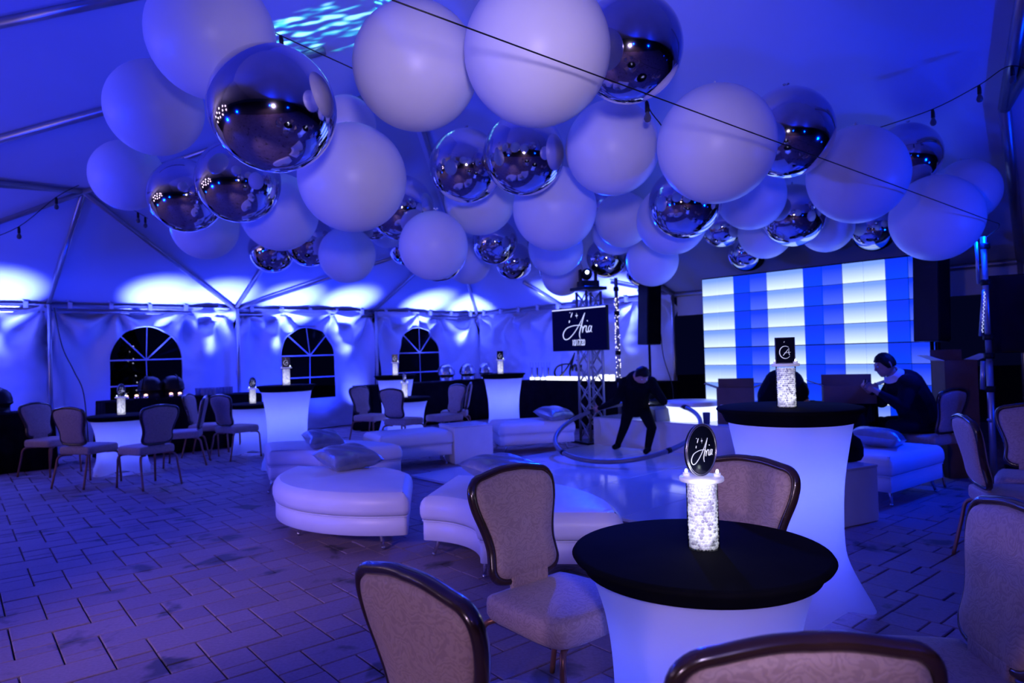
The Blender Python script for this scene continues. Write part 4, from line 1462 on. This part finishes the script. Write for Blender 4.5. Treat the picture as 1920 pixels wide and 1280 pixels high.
mh = thing('moving_head_lamp', 'black moving head lamp with small bright lens on top of the truss', 'stage light', (1.22, 10.70, 2.425), 0.2)
MB().box((0, 0, 0.05), (0.30, 0.24, 0.10)).build('base', BLACKPLASTIC, mh, bevel=0.015)
for sx in (-1, 1):
    MB().box((sx * 0.125, 0, 0.17), (0.03, 0.10, 0.22)).build('yoke_arm', BLACKPLASTIC, mh, bevel=0.01)
MB().tube([(0.0, 0.09, 0.19), (-0.02, 0.0, 0.205), (-0.035, -0.10, 0.22)], [0.075, 0.09, 0.07], 16).build('head', BLACKPLASTIC, mh)
MB().sphere((-0.047, -0.112, 0.225), 0.028, 12, 8).build('lens', LENS, mh)

tv = thing('screen_on_truss', 'flat black TV screen showing a white script name and date', 'TV', (1.03, 10.36, 1.765), face_dir(N) + PI)
# local x runs along the screen, local -y faces the room
tv.rotation_euler = (0, 0, math.atan2(N.y, N.x))
W, Hh = 1.12, 0.66
MB().box((0, 0.0, 0), (W, 0.05, Hh)).build('housing', BLACKPLASTIC, tv, bevel=0.008)
MB().box((0, -0.027, 0), (W - 0.03, 0.006, Hh - 0.03)).build('screen', SCREEN, tv)
MB().box((0, -0.031, Hh / 2 - 0.022), (W - 0.03, 0.004, 0.018)).build('edge_reflection', SCREENLETTER, tv)  # reflection along the top edge, put in as a glowing strip
script(MB(), 0.00215, 0.0050, depth=0.034, cx=622, cz=600).build('name_lettering', SCREENLETTER, tv)
text_mesh('10/17/20', 0.105, SCREENLETTER, tv, 'date_lettering', Matrix.Translation((0.0, -0.0335, -0.21)) @ Matrix.Rotation(PI / 2, 4, 'X') @ Matrix.Diagonal((0.85, 1.25, 1, 1)))
MB().box((0.08, 0.10, 0), (0.25, 0.16, 0.2)).build('bracket', ALU, tv)

# ------------------------------------------------------------------ speakers
def speaker(name_label, loc, rz, hgt, z0, base_z, lean_=0.0):
    t = thing('column_speaker', name_label, 'speaker', loc, rz, 'black column speakers')
    R = Matrix.Translation((0, 0, z0)) @ Matrix.Rotation(lean_, 4, 'Y')
    MB().box((0, 0, hgt / 2), (0.27, 0.26, hgt), mat=R).build('cabinet', BLACKPLASTIC, t, bevel=0.012)
    MB().box((0, -0.136, hgt / 2), (0.24, 0.012, hgt - 0.04), mat=R).build('grille', BLACKCLOTH, t)
    MB().tube([(0, 0, base_z + 0.02), (0, 0, z0 + 0.04)], 0.02, 10).build('pole', BLACKPLASTIC, t)
    MB().lathe([(0.11, base_z), (0.11, base_z + 0.015), (0.02, base_z + 0.03)], 24).build('base', BLACKPLASTIC, t)
    return t


p = stg(0.30, 1.05)
speaker('tall black column speaker on a pole behind the bending person', (p.x, p.y, 0), 0.45, 0.98, 1.50, 0.42, 0.045)
cb = thing('speaker_cable', 'thin dark cable hanging beside the pole of the column speaker', 'cable', (p.x + 0.19, p.y, 0))
MB().tube(catmull([(0, 0, 1.66), (0.03, 0, 1.30), (0.12, 0, 0.98), (0.16, 0, 0.80), (0.17, 0, 0.435)], 6), 0.007, 6).build('cord', CABLE, cb)
p = stg(4.44, 0.58)
speaker('tall black column speaker covering the edge of the light wall', (p.x, p.y, 0), 0.6, 1.10, 1.42, 0.0, 0.05)

# sparkling pole left of the column speaker
pp = thing('sparkle_pole', 'slim upright pole wrapped in sparkling lights between screen and column speaker', 'pole', (1.74, 11.25, 0))
MB().tube([(0, 0, 0), (0, 0, 2.62)], 0.03, 10).build('tube', ALU, pp)
MB().lathe([(0.16, 0), (0.16, 0.015), (0.03, 0.03)], 24).build('base', BLACKPLASTIC, pp)
sp_ = MB()
for i in range(90):
    a_ = rnd.uniform(0, 6.28)
    z = 0.92 + i * 0.0155 + rnd.uniform(-0.01, 0.01)
    sp_.sphere((0.036 * math.cos(a_), 0.036 * math.sin(a_), z), 0.0075, 6, 4)
sp_.build('sparkle_lights', FAIRY, pp)['kind'] = 'stuff'
for z in (0.9, 1.35, 2.0, 2.4):
    MB().lathe([(0.04, z), (0.045, z + 0.01), (0.045, z + 0.06), (0.04, z + 0.07)], 12).build('collar', BLACKPLASTIC, pp)

# light stand at the right
ls = thing('light_stand', 'tall tubular light stand at the right with clamped lamp tubes', 'light stand', (4.60, 6.60, 0))
MB().tube([(0, 0, 0.03), (0, 0, 1.22)], 0.030, 12).build('lower_tube', ALU, ls)
MB().tube([(0, 0, 1.22), (-0.01, 0, 2.42)], 0.026, 12).build('upper_tube', ALU, ls)
MB().lathe([(0.20, 0.0), (0.20, 0.012), (0.04, 0.035)], 24).build('base', BLACKPLASTIC, ls)
for z in (0.92, 1.24, 1.42, 1.95, 2.30):
    MB().lathe([(0.038, z), (0.046, z + 0.008), (0.046, z + 0.05), (0.038, z + 0.058)], 14).build('clamp', BLACKPLASTIC, ls)
MB().tube([(-0.12, -0.07, 1.96), (-0.13, -0.07, 2.36)], 0.014, 8).build('lamp_tube', ALU, ls)
lt = MB().tube([(-0.12, -0.07, 1.46), (-0.075, -0.07, 1.90)], 0.017, 8).build('lamp_tube', ALU, ls)
sp_ = MB()
for i in range(22):
    z = 1.50 + i * 0.018
    x = -0.12 + (z - 1.46) / 0.44 * 0.045
    sp_.box((x + 0.004 * (-1) ** i, -0.088, z), (0.008, 0.004, 0.010))
sp_.build('lamp_pixels', SCREENLETTER, lt)
MB().tube([(-0.10, -0.06, 1.22), (-0.11, -0.05, 0.95)], 0.022, 8).build('lamp_tube', ALU, ls)
for k, (x, y, z) in enumerate(((-0.07, -0.05, 0.66), (0.06, -0.05, 0.64), (0.10, 0.02, 0.60))):
    MB().tube([(0, 0, 0.63), (x, y, z)], 0.014, 6).build('wing_knob', ALU, ls)

# flat screen cut by the right edge
fs_ = thing('flat_screen', 'dark flat screen on a stand cut off by the right edge', 'screen', (5.56, 7.35, 0), -0.55)
MB().box((0, 0, 1.70), (0.75, 0.05, 0.85)).build('housing', BLACKPLASTIC, fs_, bevel=0.01)
MB().box((0.0, -0.028, 1.70), (0.71, 0.006, 0.81)).build('screen', BLACKGLASS, fs_)
MB().tube([(0, 0.03, 0.02), (0, 0.03, 1.6)], 0.025, 10).build('pole', BLACKPLASTIC, fs_)
MB().box((0, 0.03, 0.012), (0.5, 0.4, 0.024)).build('base', BLACKPLASTIC, fs_)


# ------------------------------------------------------------------ draped buffet tables
def draped(label, c, ang, w, d, hgt):
    t = thing('buffet_table', label, 'table', (c.x, c.y, 0), ang, 'black draped buffet tables')
    MB().box((0, 0, hgt - 0.015), (w, d, 0.03)).build('tabletop', BLACKDRAPE, t)
    n = 160
    loop = densify([(-w / 2 - 0.01, -d / 2 - 0.01), (w / 2 + 0.01, -d / 2 - 0.01), (w / 2 + 0.01, d / 2 + 0.01), (-w / 2 - 0.01, d / 2 + 0.01)], n)
    lo = []
    for k, p_ in enumerate(loop):
        f = 1 + 0.035 * math.sin(k * 1.1)
        lo.append((p_.x * (f + 0.02), p_.y * (f + 0.05), 0.01))
    mid = [((a_[0] + b_.x) / 2, (a_[1] + b_.y) / 2, hgt * 0.5) for a_, b_ in zip(lo, loop)]
    MB().rings([lo, mid, [(p_.x, p_.y, hgt - 0.02) for p_ in loop], [(p_.x * 0.995, p_.y * 0.99, hgt + 0.004) for p_ in loop]]).build('drape', BLACKDRAPE, t)
    return t


BH = 0.87
ba1, ba2 = wall_a(8.35, 1.15), wall_a(6.0, 1.15)
draped('black draped buffet table before the first arched window, burner flames on it', (ba1 + ba2) / 2, WALL_ROT, (ba1 - ba2).length, 0.70, BH)
bb1, bb2 = wall_a(3.9, 1.15), wall_a(0.45, 1.15)
draped('black draped buffet table beneath the third arched window with chrome chafing dishes', (bb1 + bb2) / 2, WALL_ROT, (bb1 - bb2).length, 0.70, BH)
bc1, bc2 = wall_b(2.75, 1.0), wall_b(6.3, 1.0)
draped('black draped table by the right fabric wall carrying the script name sign', (bc1 + bc2) / 2, WALL_ROT, 0.65, (bc1 - bc2).length, BH)
be = wall_a(9.75, 1.25)
draped('black draped table cut off by the left edge of the photo', be, WALL_ROT, 1.5, 0.7, 0.80)


def on(c0, c1, f, side=0.0, z=BH + 0.006):
    p_ = c0.lerp(c1, f)
    q_ = (c1 - c0).normalized()
    p_ = p_ + Vector((q_.y, -q_.x, 0)) * side
    return Vector((p_.x, p_.y, z))


# roll-top chafing dishes of polished steel
def chafer(label, loc, mt, name='chafing_dish'):
    t = thing(name, label, 'chafing dish', loc, rnd.uniform(0, 6), 'round roll-top chafing dishes')
    MB().lathe([(0.17, 0.0), (0.17, 0.012), (0.15, 0.02), (0.15, 0.10), (0.185, 0.13), (0.185, 0.15)], 28).build('stand', mt, t)
    MB().lathe([(0.18, 0.15), (0.178, 0.20), (0.155, 0.27), (0.11, 0.32), (0.05, 0.345), (0.005, 0.35)], 28, cap_bottom=False).build('lid', mt, t)
    MB().tube([(0.18 * math.cos(a_), -0.05, 0.15 + 0.21 * math.sin(a_)) for a_ in [PI * k / 14 for k in range(15)]], 0.008, 6).build('handle', mt, t)


for f, lab in ((0.60, 'left one of three chrome domed chafing dishes'), (0.77, 'middle one of three chrome domed chafing dishes'), (0.925, 'chrome domed chafing dish half behind the highboy vase')):
    chafer(lab, on(bb1, bb2, f), POLISH)
chafer('black roll-top chafing dish behind the burner flames on first buffet table', on(bb1, bb2, 0.0) * 0 + on(ba1, ba2, 0.30, -0.05), BLACKPLASTIC)
chafer('black roll-top chafing dish beside the vase sign on first buffet table', on(ba1, ba2, 0.44, -0.05), BLACKPLASTIC)
be_ = wall_a(9.62, 1.25)
chafer('dark domed dish on the black table cut off by the left edge', Vector((be_.x, be_.y, 0.806)), BLACKPLASTIC)
wc = thing('wall_cable', 'thin dark cable trailing down the fabric beside the leftmost tent pole', 'cable', wall_a(3 * SPAN - 0.06, 0.22, 0))
o_ = wall_a(3 * SPAN - 0.06, 0.22, 0)
MB().tube([p_ - o_ for p_ in catmull([wall_a(3 * SPAN - 0.06, 0.21, 2.36), wall_a(8.70, 0.26, 1.75), wall_a(8.55, 0.28, 1.35), wall_a(8.42, 0.30, 0.95), wall_a(8.36, 0.28, 0.01)], 6)], 0.008, 6).build('cord', CABLE, wc)
for i, f in enumerate((0.13, 0.19, 0.245, 0.40, 0.455)):
    labs = ('first burner flame from the left on the first buffet table', 'second burner flame from the left on the first buffet table', 'third burner flame, just left of the lit vase on the low table',
            'burner flame just right of the lit vase on the low table', 'burner flame furthest right on the first buffet table')
    t = thing('burner_cup', labs[i], 'burner', on(ba1, ba2, f, 0.22), 0, 'burners on the first buffet table')
    MB().lathe([(0.03, 0.0), (0.035, 0.01), (0.035, 0.05), (0.03, 0.055)], 14).build('cup', POLISH, t)
    MB().sphere((0, 0, 0.068), 0.022, 10, 6, (1.3, 1.0, 0.7)).build('flame', FLAME, t)
tum = MB().lathe([(0.032, 0.0), (0.036, 0.01), (0.041, 0.12), (0.038, 0.12), (0.033, 0.015)], 16)
tme = tum.mesh('tumbler', BLUEGLASS)
for i in range(14):
    o = bpy.data.objects.new('tumbler', tme); col.objects.link(o)
    o.location = on(ba1, ba2, 0.62 + 0.024 * (i % 10) + 0.012 * (i // 10), -0.15 + 0.10 * (i // 5))
    tag(o, 'blue lit glass tumbler in the rows at right end of first buffet table', 'glass', 'tumblers on the first buffet table')

# votive holders and the script sign on the table by the right wall
for i, f in enumerate((0.06, 0.105, 0.15, 0.195)):
    t = thing('candle_holder', ('first', 'second', 'third', 'last')[i] + ' slim lit candle holder of the row left of the script sign', 'candle holder', on(bc1, bc2, f), 0, 'candle holders left of the script sign')
    MB().lathe([(0.045, 0.0), (0.045, 0.05)], 16).build('glowing_foot', WHITEGLOW, t)
    MB().lathe([(0.016, 0.05), (0.016, 0.24), (0.022, 0.25)], 12).build('candle', DARKGLASS if i % 2 else BLUEGLASS, t)
    MB().lathe([(0.030, 0.0), (0.034, 0.30)], 16, cap_top=False, cap_bottom=False, mat=Matrix.Translation((0, 0, 0.05))).build('glass_sleeve', GLASSVASE, t)
sg = thing('script_sign', 'dark cut-out script name sign standing on a glowing white base', 'sign', on(bc1, bc2, 0.345), math.atan2(N.y, N.x))
MB().box((0.08, 0, 0.035), (1.25, 0.13, 0.07)).build('glowing_base', WHITEGLOW, sg, bevel=0.005)
script(MB(), 0.0026, 0.0185, cx=615, cz=668, depth=0.0, core=False, mat=Matrix.Translation((0, 0, 0.068))).build('letters', SIGNBLACK, sg)
for i in range(3):
    o = MB().lathe([(0.05, 0.0), (0.05, 0.10), (0.045, 0.11)], 20).build('glow_lamp', WHITEGLOW)
    o.location = on(bc1, bc2, 0.575 + 0.04 * i)
    tag(o, ('left', 'middle', 'right')[i] + ' one of three small glowing lamps beside the script sign, seen through the truss', 'lamp', 'small glowing lamps right of the script sign')

# the up-light that shows beside the second window
up_ = thing('par_uplight', 'bright floor up-light glowing low on the wall right of second window', 'uplight', wall_a(3.42, 0.75), 0)
MB().lathe([(0.10, 0.02), (0.11, 0.10), (0.09, 0.24), (0.075, 0.25)], 18).build('can', BLACKPLASTIC, up_)
MB().box((0, 0, 0.01), (0.18, 0.12, 0.02)).build('foot', BLACKPLASTIC, up_)
lamp('wall_glow', 'SPOT', wall_a(3.42, 0.45, 0.38), 60, PALE, wall_a(3.42, 0.0, 0.75), spot_size=math.radians(70), spot_blend=1.0, shadow_soft_size=0.05)

# ------------------------------------------------------------------ cardboard boxes and small things
def carton(label, loc, rz, w, d, hgt, flaps=True, flap_mat=None, lab_=False):
    t = thing('cardboard_box', label, 'box', loc, rz, 'cardboard boxes')
    th = 0.006
    for c_, s_ in (((0, -d / 2, hgt / 2), (w, th, hgt)), ((0, d / 2, hgt / 2), (w, th, hgt)), ((-w / 2, 0, hgt / 2), (th, d, hgt)), ((w / 2, 0, hgt / 2), (th, d, hgt)), ((0, 0, th), (w, d, th))):
        MB().box(c_, s_).build('side', CARDBOARD, t)
    if flaps:
        fm = flap_mat or CARDBOARD
        for sx in (-1, 1):
            x = sx * w / 2
            MB().add([(x, -d / 2, hgt), (x, d / 2, hgt), (x + sx * 0.16, d / 2 - 0.01, hgt + 0.06), (x + sx * 0.16, -d / 2 + 0.01, hgt + 0.06),
                      (x, -d / 2, hgt - 0.005), (x, d / 2, hgt - 0.005), (x + sx * 0.16, d / 2 - 0.01, hgt + 0.055), (x + sx * 0.16, -d / 2 + 0.01, hgt + 0.055)],
                     [(0, 1, 2, 3), (7, 6, 5, 4), (0, 3, 7, 4), (1, 5, 6, 2), (2, 6, 7, 3), (0, 4, 5, 1)]).build('flap', fm, t)
        MB().box((0, d / 2 + 0.03, hgt + 0.05), (w, 0.006, 0.12)).build('flap', CARDBOARD, t)
    if lab_:
        MB().box((-w / 2 + 0.10, -d / 2 - 0.004, hgt * 0.42), (0.12, 0.003, 0.11)).build('paper_label', PAPERLABEL, t)
    return t


p = stg(2.15, 0.42, 0.42)
carton('open cardboard box with paper label standing on the stage', p, -0.35, 0.46, 0.34, 0.47, True, None, True)
tbl = draped('small black draped table before the stage under an open box', Vector((3.50, 7.45, 0)), math.atan2(N.y, N.x), 0.70, 0.42, 0.78)
carton('wide low open box on the small black table beside the man', (3.62, 7.40, 0.788), -0.35, 0.50, 0.30, 0.19)
carton('tall open cardboard box with pale flap behind the man in navy', (4.66, 7.22, 0), -0.1, 0.32, 0.26, 1.22, True, PAPERLABEL)
cu = MB().lathe([(0.034, 0.0), (0.044, 0.004), (0.050, 0.15), (0.046, 0.15), (0.036, 0.01)], 18).build('dark_tumbler', DARKGLASS)
cu.location = stg(1.90, 0.10, 0.42)
tag(cu, 'dark tumbler standing on the stage edge left of the cardboard box', 'glass')
mo = thing('stage_monitor', 'small blue-lit wedge monitor on the stage front edge by the hoop', 'speaker', stg(1.16, 0.13), 0.4)
mo.location.z = 0.42
MB().add([(-0.16, -0.10, 0), (0.16, -0.10, 0), (0.16, 0.12, 0), (-0.16, 0.12, 0), (-0.15, -0.05, 0.17), (0.15, -0.05, 0.17), (0.15, 0.10, 0.20), (-0.15, 0.10, 0.20)],
         [(3, 2, 1, 0), (4, 5, 6, 7), (0, 1, 5, 4), (1, 2, 6, 5), (2, 3, 7, 6), (3, 0, 4, 7)]).build('cabinet', M('blue_grey_plastic', (0.10, 0.11, 0.16), 0.5), mo, bevel=0.01)
MB().box((0, -0.082, 0.09), (0.26, 0.006, 0.12), mat=Matrix.Rotation(-0.28, 4, 'X')).build('grille', BLACKCLOTH, mo)
bag = thing('black_bag', 'soft black bag slumped on the white cube beside the large highboy', 'bag', (2.78, 5.74, 0.452), 0.5)
MB().rings([[(0.16 * sc * math.cos(2 * PI * k / 24), 0.10 * sc * math.sin(2 * PI * k / 24), z) for k in range(24)] for sc, z in ((0.85, 0), (1.0, 0.03), (1.02, 0.10), (0.85, 0.17), (0.5, 0.205), (0.1, 0.21))]).build('body', BLACKDRAPE, bag)
MB().tube([(0.09 * math.cos(a_), 0, 0.17 + 0.09 * math.sin(a_)) for a_ in [PI * k / 10 for k in range(11)]], 0.008, 6).build('handle', BLACKDRAPE, bag)


# ------------------------------------------------------------------ hoop
hc = Vector((1.47, 9.02, 0.385))
e1 = Vector((0.985, -0.05, 0.16)).normalized()
e2 = Vector((0.36, 0.88, 0.30)); e2 = (e2 - e1 * e2.dot(e1)).normalized()
HR = 0.95


def hoop_pt(ph): return hc + (e1 * math.cos(ph) + e2 * math.sin(ph)) * HR


hoop = thing('large_hoop', 'large grey hoop tilted over the dance floor, held by the bending person', 'hoop', (hc.x, hc.y, 0.0))
MB().tube([hoop_pt(2 * PI * k / 72) - Vector((hc.x, hc.y, 0)) for k in range(72)], 0.030, 10, closed=True).build('ring', HOOP, hoop)
for k in range(4):
    ph = 0.4 + PI / 2 * k
    MB().tube([hoop_pt(ph - 0.03) - Vector((hc.x, hc.y, 0)), hoop_pt(ph + 0.03) - Vector((hc.x, hc.y, 0))], 0.035, 10).build('joint_sleeve', BLACKPLASTIC, hoop)


# ------------------------------------------------------------------ people
def body_mesh(chains, blobs, voxel):
    mb = MB()
    for ch in chains:
        pts = [Vector(c[:3]) for c in ch]
        rs = [c[3] for c in ch]
        P, R = [], []
        for i in range(len(pts) - 1):
            for k in range(5):
                t = k / 5
                P.append(pts[i].lerp(pts[i + 1], t)); R.append(rs[i] + (rs[i + 1] - rs[i]) * t)
        P.append(pts[-1]); R.append(rs[-1])
        mb.tube(P, R, 14)
        for p_, r_ in zip(pts, rs): mb.sphere(p_, r_ * 0.995, 14, 10)
    for c_, r_, sc in blobs: mb.sphere(c_, r_, 20, 14, sc)
    me = mb.mesh('person', None)
    tmp = bpy.data.objects.new('tmp', me); col.objects.link(tmp)
    rm = tmp.modifiers.new('r', 'REMESH'); rm.mode = 'VOXEL'; rm.voxel_size = voxel; rm.use_smooth_shade = True
    sm = tmp.modifiers.new('s', 'SMOOTH'); sm.iterations = 4; sm.factor = 0.5
    dg = bpy.context.evaluated_depsgraph_get()
    out = bpy.data.meshes.new_from_object(tmp.evaluated_get(dg))
    bpy.data.objects.remove(tmp)
    return out


def hand(wrist, direction, side, chains, curl=0.5):
    """Palm and five tapering fingers, bent at the knuckles."""
    w = Vector(wrist); d = Vector(direction).normalized()
    s = Vector(side); s = (s - d * s.dot(d)).normalized()
    nrm = d.cross(s)
    chains.append([(*w, 0.026), (*(w + d * 0.04), 0.030), (*(w + d * 0.085), 0.030)])
    chains.append([(*(w + d * 0.07 - s * 0.022), 0.016), (*(w + d * 0.07 + s * 0.026), 0.016)])
    for k, ln in enumerate((0.062, 0.074, 0.078, 0.070, )):
        o = w + d * 0.088 + s * (-0.033 + 0.022 * k)
        k1 = o + (d * math.cos(curl) - nrm * math.sin(curl)) * ln * 0.5
        k2 = k1 + (d * math.cos(2 * curl) - nrm * math.sin(2 * curl)) * ln * 0.5
        chains.append([(*(o - d * 0.02), 0.0105), (*o, 0.010), (*k1, 0.0095), (*k2, 0.008)])
    th = w + d * 0.03 + s * 0.026
    chains.append([(*th, 0.013), (*(th + s * 0.028 + d * 0.022 - nrm * 0.008), 0.011), (*(th + s * 0.034 + d * 0.055 - nrm * 0.02), 0.009)])


def head_parts(c, look, blobs, chains, r=0.098):
    c = Vector(c); f = Vector(look).normalized()
    side = f.cross(Vector((0, 0, 1))).normalized(); u = side.cross(f).normalized()
    blobs.append((tuple(c), r, (0.92, 0.92, 1.08)))
    blobs.append((tuple(c + f * 0.035 - u * 0.055), 0.066, (1, 1, 1)))
    blobs.append((tuple(c + f * 0.064 - u * 0.092), 0.030, (1, 1, 1)))
    chains.append([(*(c + f * 0.088 + u * 0.012), 0.012), (*(c + f * 0.108 - u * 0.024), 0.017)])        # nose
    chains.append([(*(c + f * 0.090 - u * 0.060 - side * 0.018), 0.011), (*(c + f * 0.090 - u * 0.060 + side * 0.018), 0.011)])   # lips
    for sg_ in (-1, 1):
        chains.append([(*(c + f * 0.083 + u * 0.020 + side * sg_ * 0.032), 0.014), (*(c + f * 0.080 + u * 0.022 + side * sg_ * 0.040), 0.013)])   # brows
        e_ = c + side * sg_ * r * 0.93 - u * 0.012 - f * 0.01
        chains.append([(*(e_ + u * 0.026), 0.013), (*(e_ - u * 0.026), 0.010)])   # ears
    return f, side, u


def person(label, chains, blobs, skin_zones, suit, head_c, look, loc0, voxel=0.0085, eyes=True):
    me = body_mesh(chains, blobs, voxel)
    for v in me.vertices: v.co -= Vector(loc0)
    me.materials.clear(); me.materials.append(suit); me.materials.append(SKIN)
    for pl in me.polygons:
        c_ = pl.center + Vector(loc0)
        for z_c, z_r in skin_zones:
            if (c_ - Vector(z_c)).length < z_r:
                pl.material_index = 1
                break
        pl.use_smooth = True
    o = bpy.data.objects.new('person', me); col.objects.link(o)
    o.location = loc0
    tag(o, label, 'person')
    c = Vector(head_c) - Vector(loc0); f = Vector(look).normalized()
    side = f.cross(Vector((0, 0, 1))).normalized(); u = side.cross(f).normalized()
    # hair: a cap over crown and nape
    hb = MB()
    vs, fs = [], []
    nr, ns = 12, 24
    for i in range(nr + 1):
        ph = PI * 0.62 * i / nr
        for k in range(ns):
            th = 2 * PI * k / ns
            fwd = math.cos(th)
            lim = 1.0 if fwd < 0.25 else 1 - 0.42 * min(1, (fwd - 0.25) / 0.5)
            p_ = ph * lim
            rr = 0.106 + 0.004 * math.sin(9 * th + 5 * p_)
            vs.append(c + u * (math.cos(p_) * rr * 1.09) + (f * math.cos(th) + side * math.sin(th)) * (math.sin(p_) * rr * 0.94))
    for i in range(nr):
        for k in range(ns):
            fs.append((i * ns + k, i * ns + (k + 1) % ns, (i + 1) * ns + (k + 1) % ns, (i + 1) * ns + k))
    hb.add(vs, fs, True)
    h_ = hb.build('hair', HAIR, o)
    sd = h_.modifiers.new('t', 'SOLIDIFY'); sd.thickness = 0.012; sd.offset = -1
    if eyes:
        for sg_ in (-1, 1):
            MB().sphere(c + f * 0.090 + u * 0.004 + side * sg_ * 0.033, 0.011, 10, 8).build('eye', M('eye', (0.6, 0.6, 0.6), 0.2), o)
    return o


# bending person holding the hoop
ch, bl = [], []
hd = (1.730, 9.170, 1.10)
h1, h2 = hoop_pt(math.radians(62)), hoop_pt(math.radians(108))
ch.append([(1.705, 9.610, 0.66, 0.185), (1.695, 9.470, 0.82, 0.190), (1.700, 9.350, 0.96, 0.190), (1.715, 9.260, 1.01, 0.09)])
ch.append([(1.715, 9.290, 0.99, 0.06), (*hd, 0.055)])
ch.append([(1.545, 9.370, 0.96, 0.105), (1.865, 9.310, 0.96, 0.105)])
ch.append([(1.625, 9.630, 0.62, 0.095), (1.525, 9.510, 0.36, 0.065), (1.465, 9.740, 0.10, 0.045)])
ch.append([(1.465, 9.750, 0.075, 0.045), (1.395, 9.630, 0.067, 0.036)])
ch.append([(1.795, 9.570, 0.62, 0.098), (1.865, 9.310, 0.36, 0.068), (1.795, 9.260, 0.11, 0.047)])
ch.append([(1.795, 9.260, 0.080, 0.046), (1.735, 9.120, 0.067, 0.036)])
for sh, hp, el in (((1.865, 9.310, 0.96), h1, (2.025, 9.270, 0.72)), ((1.545, 9.380, 0.96), h2, (1.405, 9.360, 0.74))):
    el = Vector(el); hp = Vector(hp)
    d_ = (hp - el).normalized()
    wr = hp - d_ * 0.10
    ch.append([(*sh, 0.085), (*el, 0.060), (*wr, 0.032)])
    hand(wr, d_, Vector((0, 0, 1)), ch, 0.75)
f1 = Vector((0.15, -0.55, -0.75))
head_parts(hd, f1, bl, ch)
person('person in black bending over on the dance floor, holding the large hoop', ch, bl, [(hd, 0.125), (tuple(h1), 0.10), (tuple(h2), 0.10)], SUIT, hd, f1, (1.665, 9.410, 0.03))

# person bent double behind the highboy
ch, bl = [], []
hd = (3.30, 7.62, 0.70)
ch.append([(2.99, 7.92, 0.84, 0.165), (3.05, 7.86, 0.99, 0.165), (3.13, 7.77, 0.99, 0.165), (3.20, 7.70, 0.90, 0.12)])
ch.append([(3.20, 7.70, 0.88, 0.06), (*hd, 0.055)])
ch.append([(3.02, 7.66, 0.94, 0.08), (3.30, 7.86, 0.94, 0.08)])
for s_ in (-1, 1):
    ox, oy = 0.07 * s_, 0.06 * s_
    ch.append([(2.98 + ox, 7.94 + oy, 0.80, 0.10), (2.98 + ox * 1.2, 7.88 + oy * 1.2, 0.45, 0.07), (2.95 + ox * 1.3, 7.96 + oy * 1.3, 0.09, 0.047)])
    ch.append([(2.95 + ox * 1.3, 7.96 + oy * 1.3, 0.06, 0.045), (3.05 + ox * 1.3, 7.86 + oy * 1.3, 0.045, 0.036)])
    sh = Vector((3.16 + 0.13 * s_, 7.76 + 0.10 * s_, 0.93)); el = Vector((3.24 + 0.10 * s_, 7.66 + 0.10 * s_, 0.66)); wr = Vector((3.30 + 0.06 * s_, 7.60 + 0.06 * s_, 0.46))
    ch.append([(*sh, 0.062), (*el, 0.046), (*wr, 0.032)])
    hand(wr, (wr - el), Vector((0.8, 0.6, 0)) * s_, ch, 0.4)
f2 = Vector((0.6, -0.5, -0.75))
head_parts(hd, f2, bl, ch)
person('dark clothed person bent over, back rounded before the light wall', ch, bl, [(hd, 0.125), ((3.36, 7.6, 0.40), 0.12), ((3.24, 7.52, 0.40), 0.12)], SUIT, hd, f2, (2.98, 7.92, 0.0), eyes=False)

# man seated on the banquet chair, reaching to the box
ch, bl = [], []
hd = (3.80, 6.98, 1.21)
ch.append([(4.20, 7.08, 0.62, 0.185), (4.13, 7.06, 0.80, 0.190), (4.03, 7.04, 0.96, 0.190), (3.95, 7.02, 1.05, 0.10)])
ch.append([(3.95, 7.02, 1.03, 0.062), (3.86, 6.995, 1.12, 0.056), (*hd, 0.055)])
ch.append([(3.97, 6.86, 1.00, 0.105), (4.02, 7.20, 1.00, 0.105)])
ch.append([(4.18, 6.99, 0.575, 0.088), (3.86, 6.99, 0.57, 0.070), (3.90, 7.08, 0.10, 0.046)])
ch.append([(3.90, 7.08, 0.06, 0.045), (3.78, 7.12, 0.045, 0.036)])
ch.append([(4.20, 7.18, 0.575, 0.088), (3.92, 7.32, 0.57, 0.070), (3.96, 7.34, 0.10, 0.046)])
ch.append([(3.96, 7.34, 0.06, 0.045), (3.85, 7.40, 0.045, 0.036)])
for sh, el, wr in (((3.97, 6.86, 1.00), (3.86, 6.80, 0.78), (3.70, 6.93, 0.92)), ((4.02, 7.20, 1.00), (3.90, 7.26, 0.80), (3.74, 7.20, 0.93))):
    ch.append([(*sh, 0.088), (*el, 0.066), (*wr, 0.033)])
    hand(wr, Vector(wr) - Vector(el), Vector((0, 0.3, 1)), ch, 0.55)
f3 = Vector((-0.9, 0.1, -0.35))
head_parts(hd, f3, bl, ch)
man = person('man in navy jacket and pale collar seated leaning towards a box', ch, bl, [(hd, 0.135), ((3.65, 6.97, 0.955), 0.085), ((3.69, 7.18, 0.965), 0.085)], NAVYSUIT, hd, f3, (4.0, 7.05, 0.0))
cl = MB()
cdir = (Vector((3.84, 6.99, 1.14)) - Vector((3.97, 7.03, 1.00))).normalized()
u_ = cdir.orthogonal().normalized(); w_ = cdir.cross(u_)
cc = Vector((3.90, 7.01, 1.085)) - Vector((4.0, 7.05, 0))
cl.rings([[cc + cdir * z + (u_ * math.cos(2 * PI * k / 28) + w_ * math.sin(2 * PI * k / 28)) * r for k in range(28)] for z, r in ((-0.01, 0.105), (0.005, 0.098), (0.03, 0.084), (0.055, 0.079), (0.058, 0.073), (0.02, 0.07))], cap=False)
cl.build('shirt_collar', SHIRT, man)
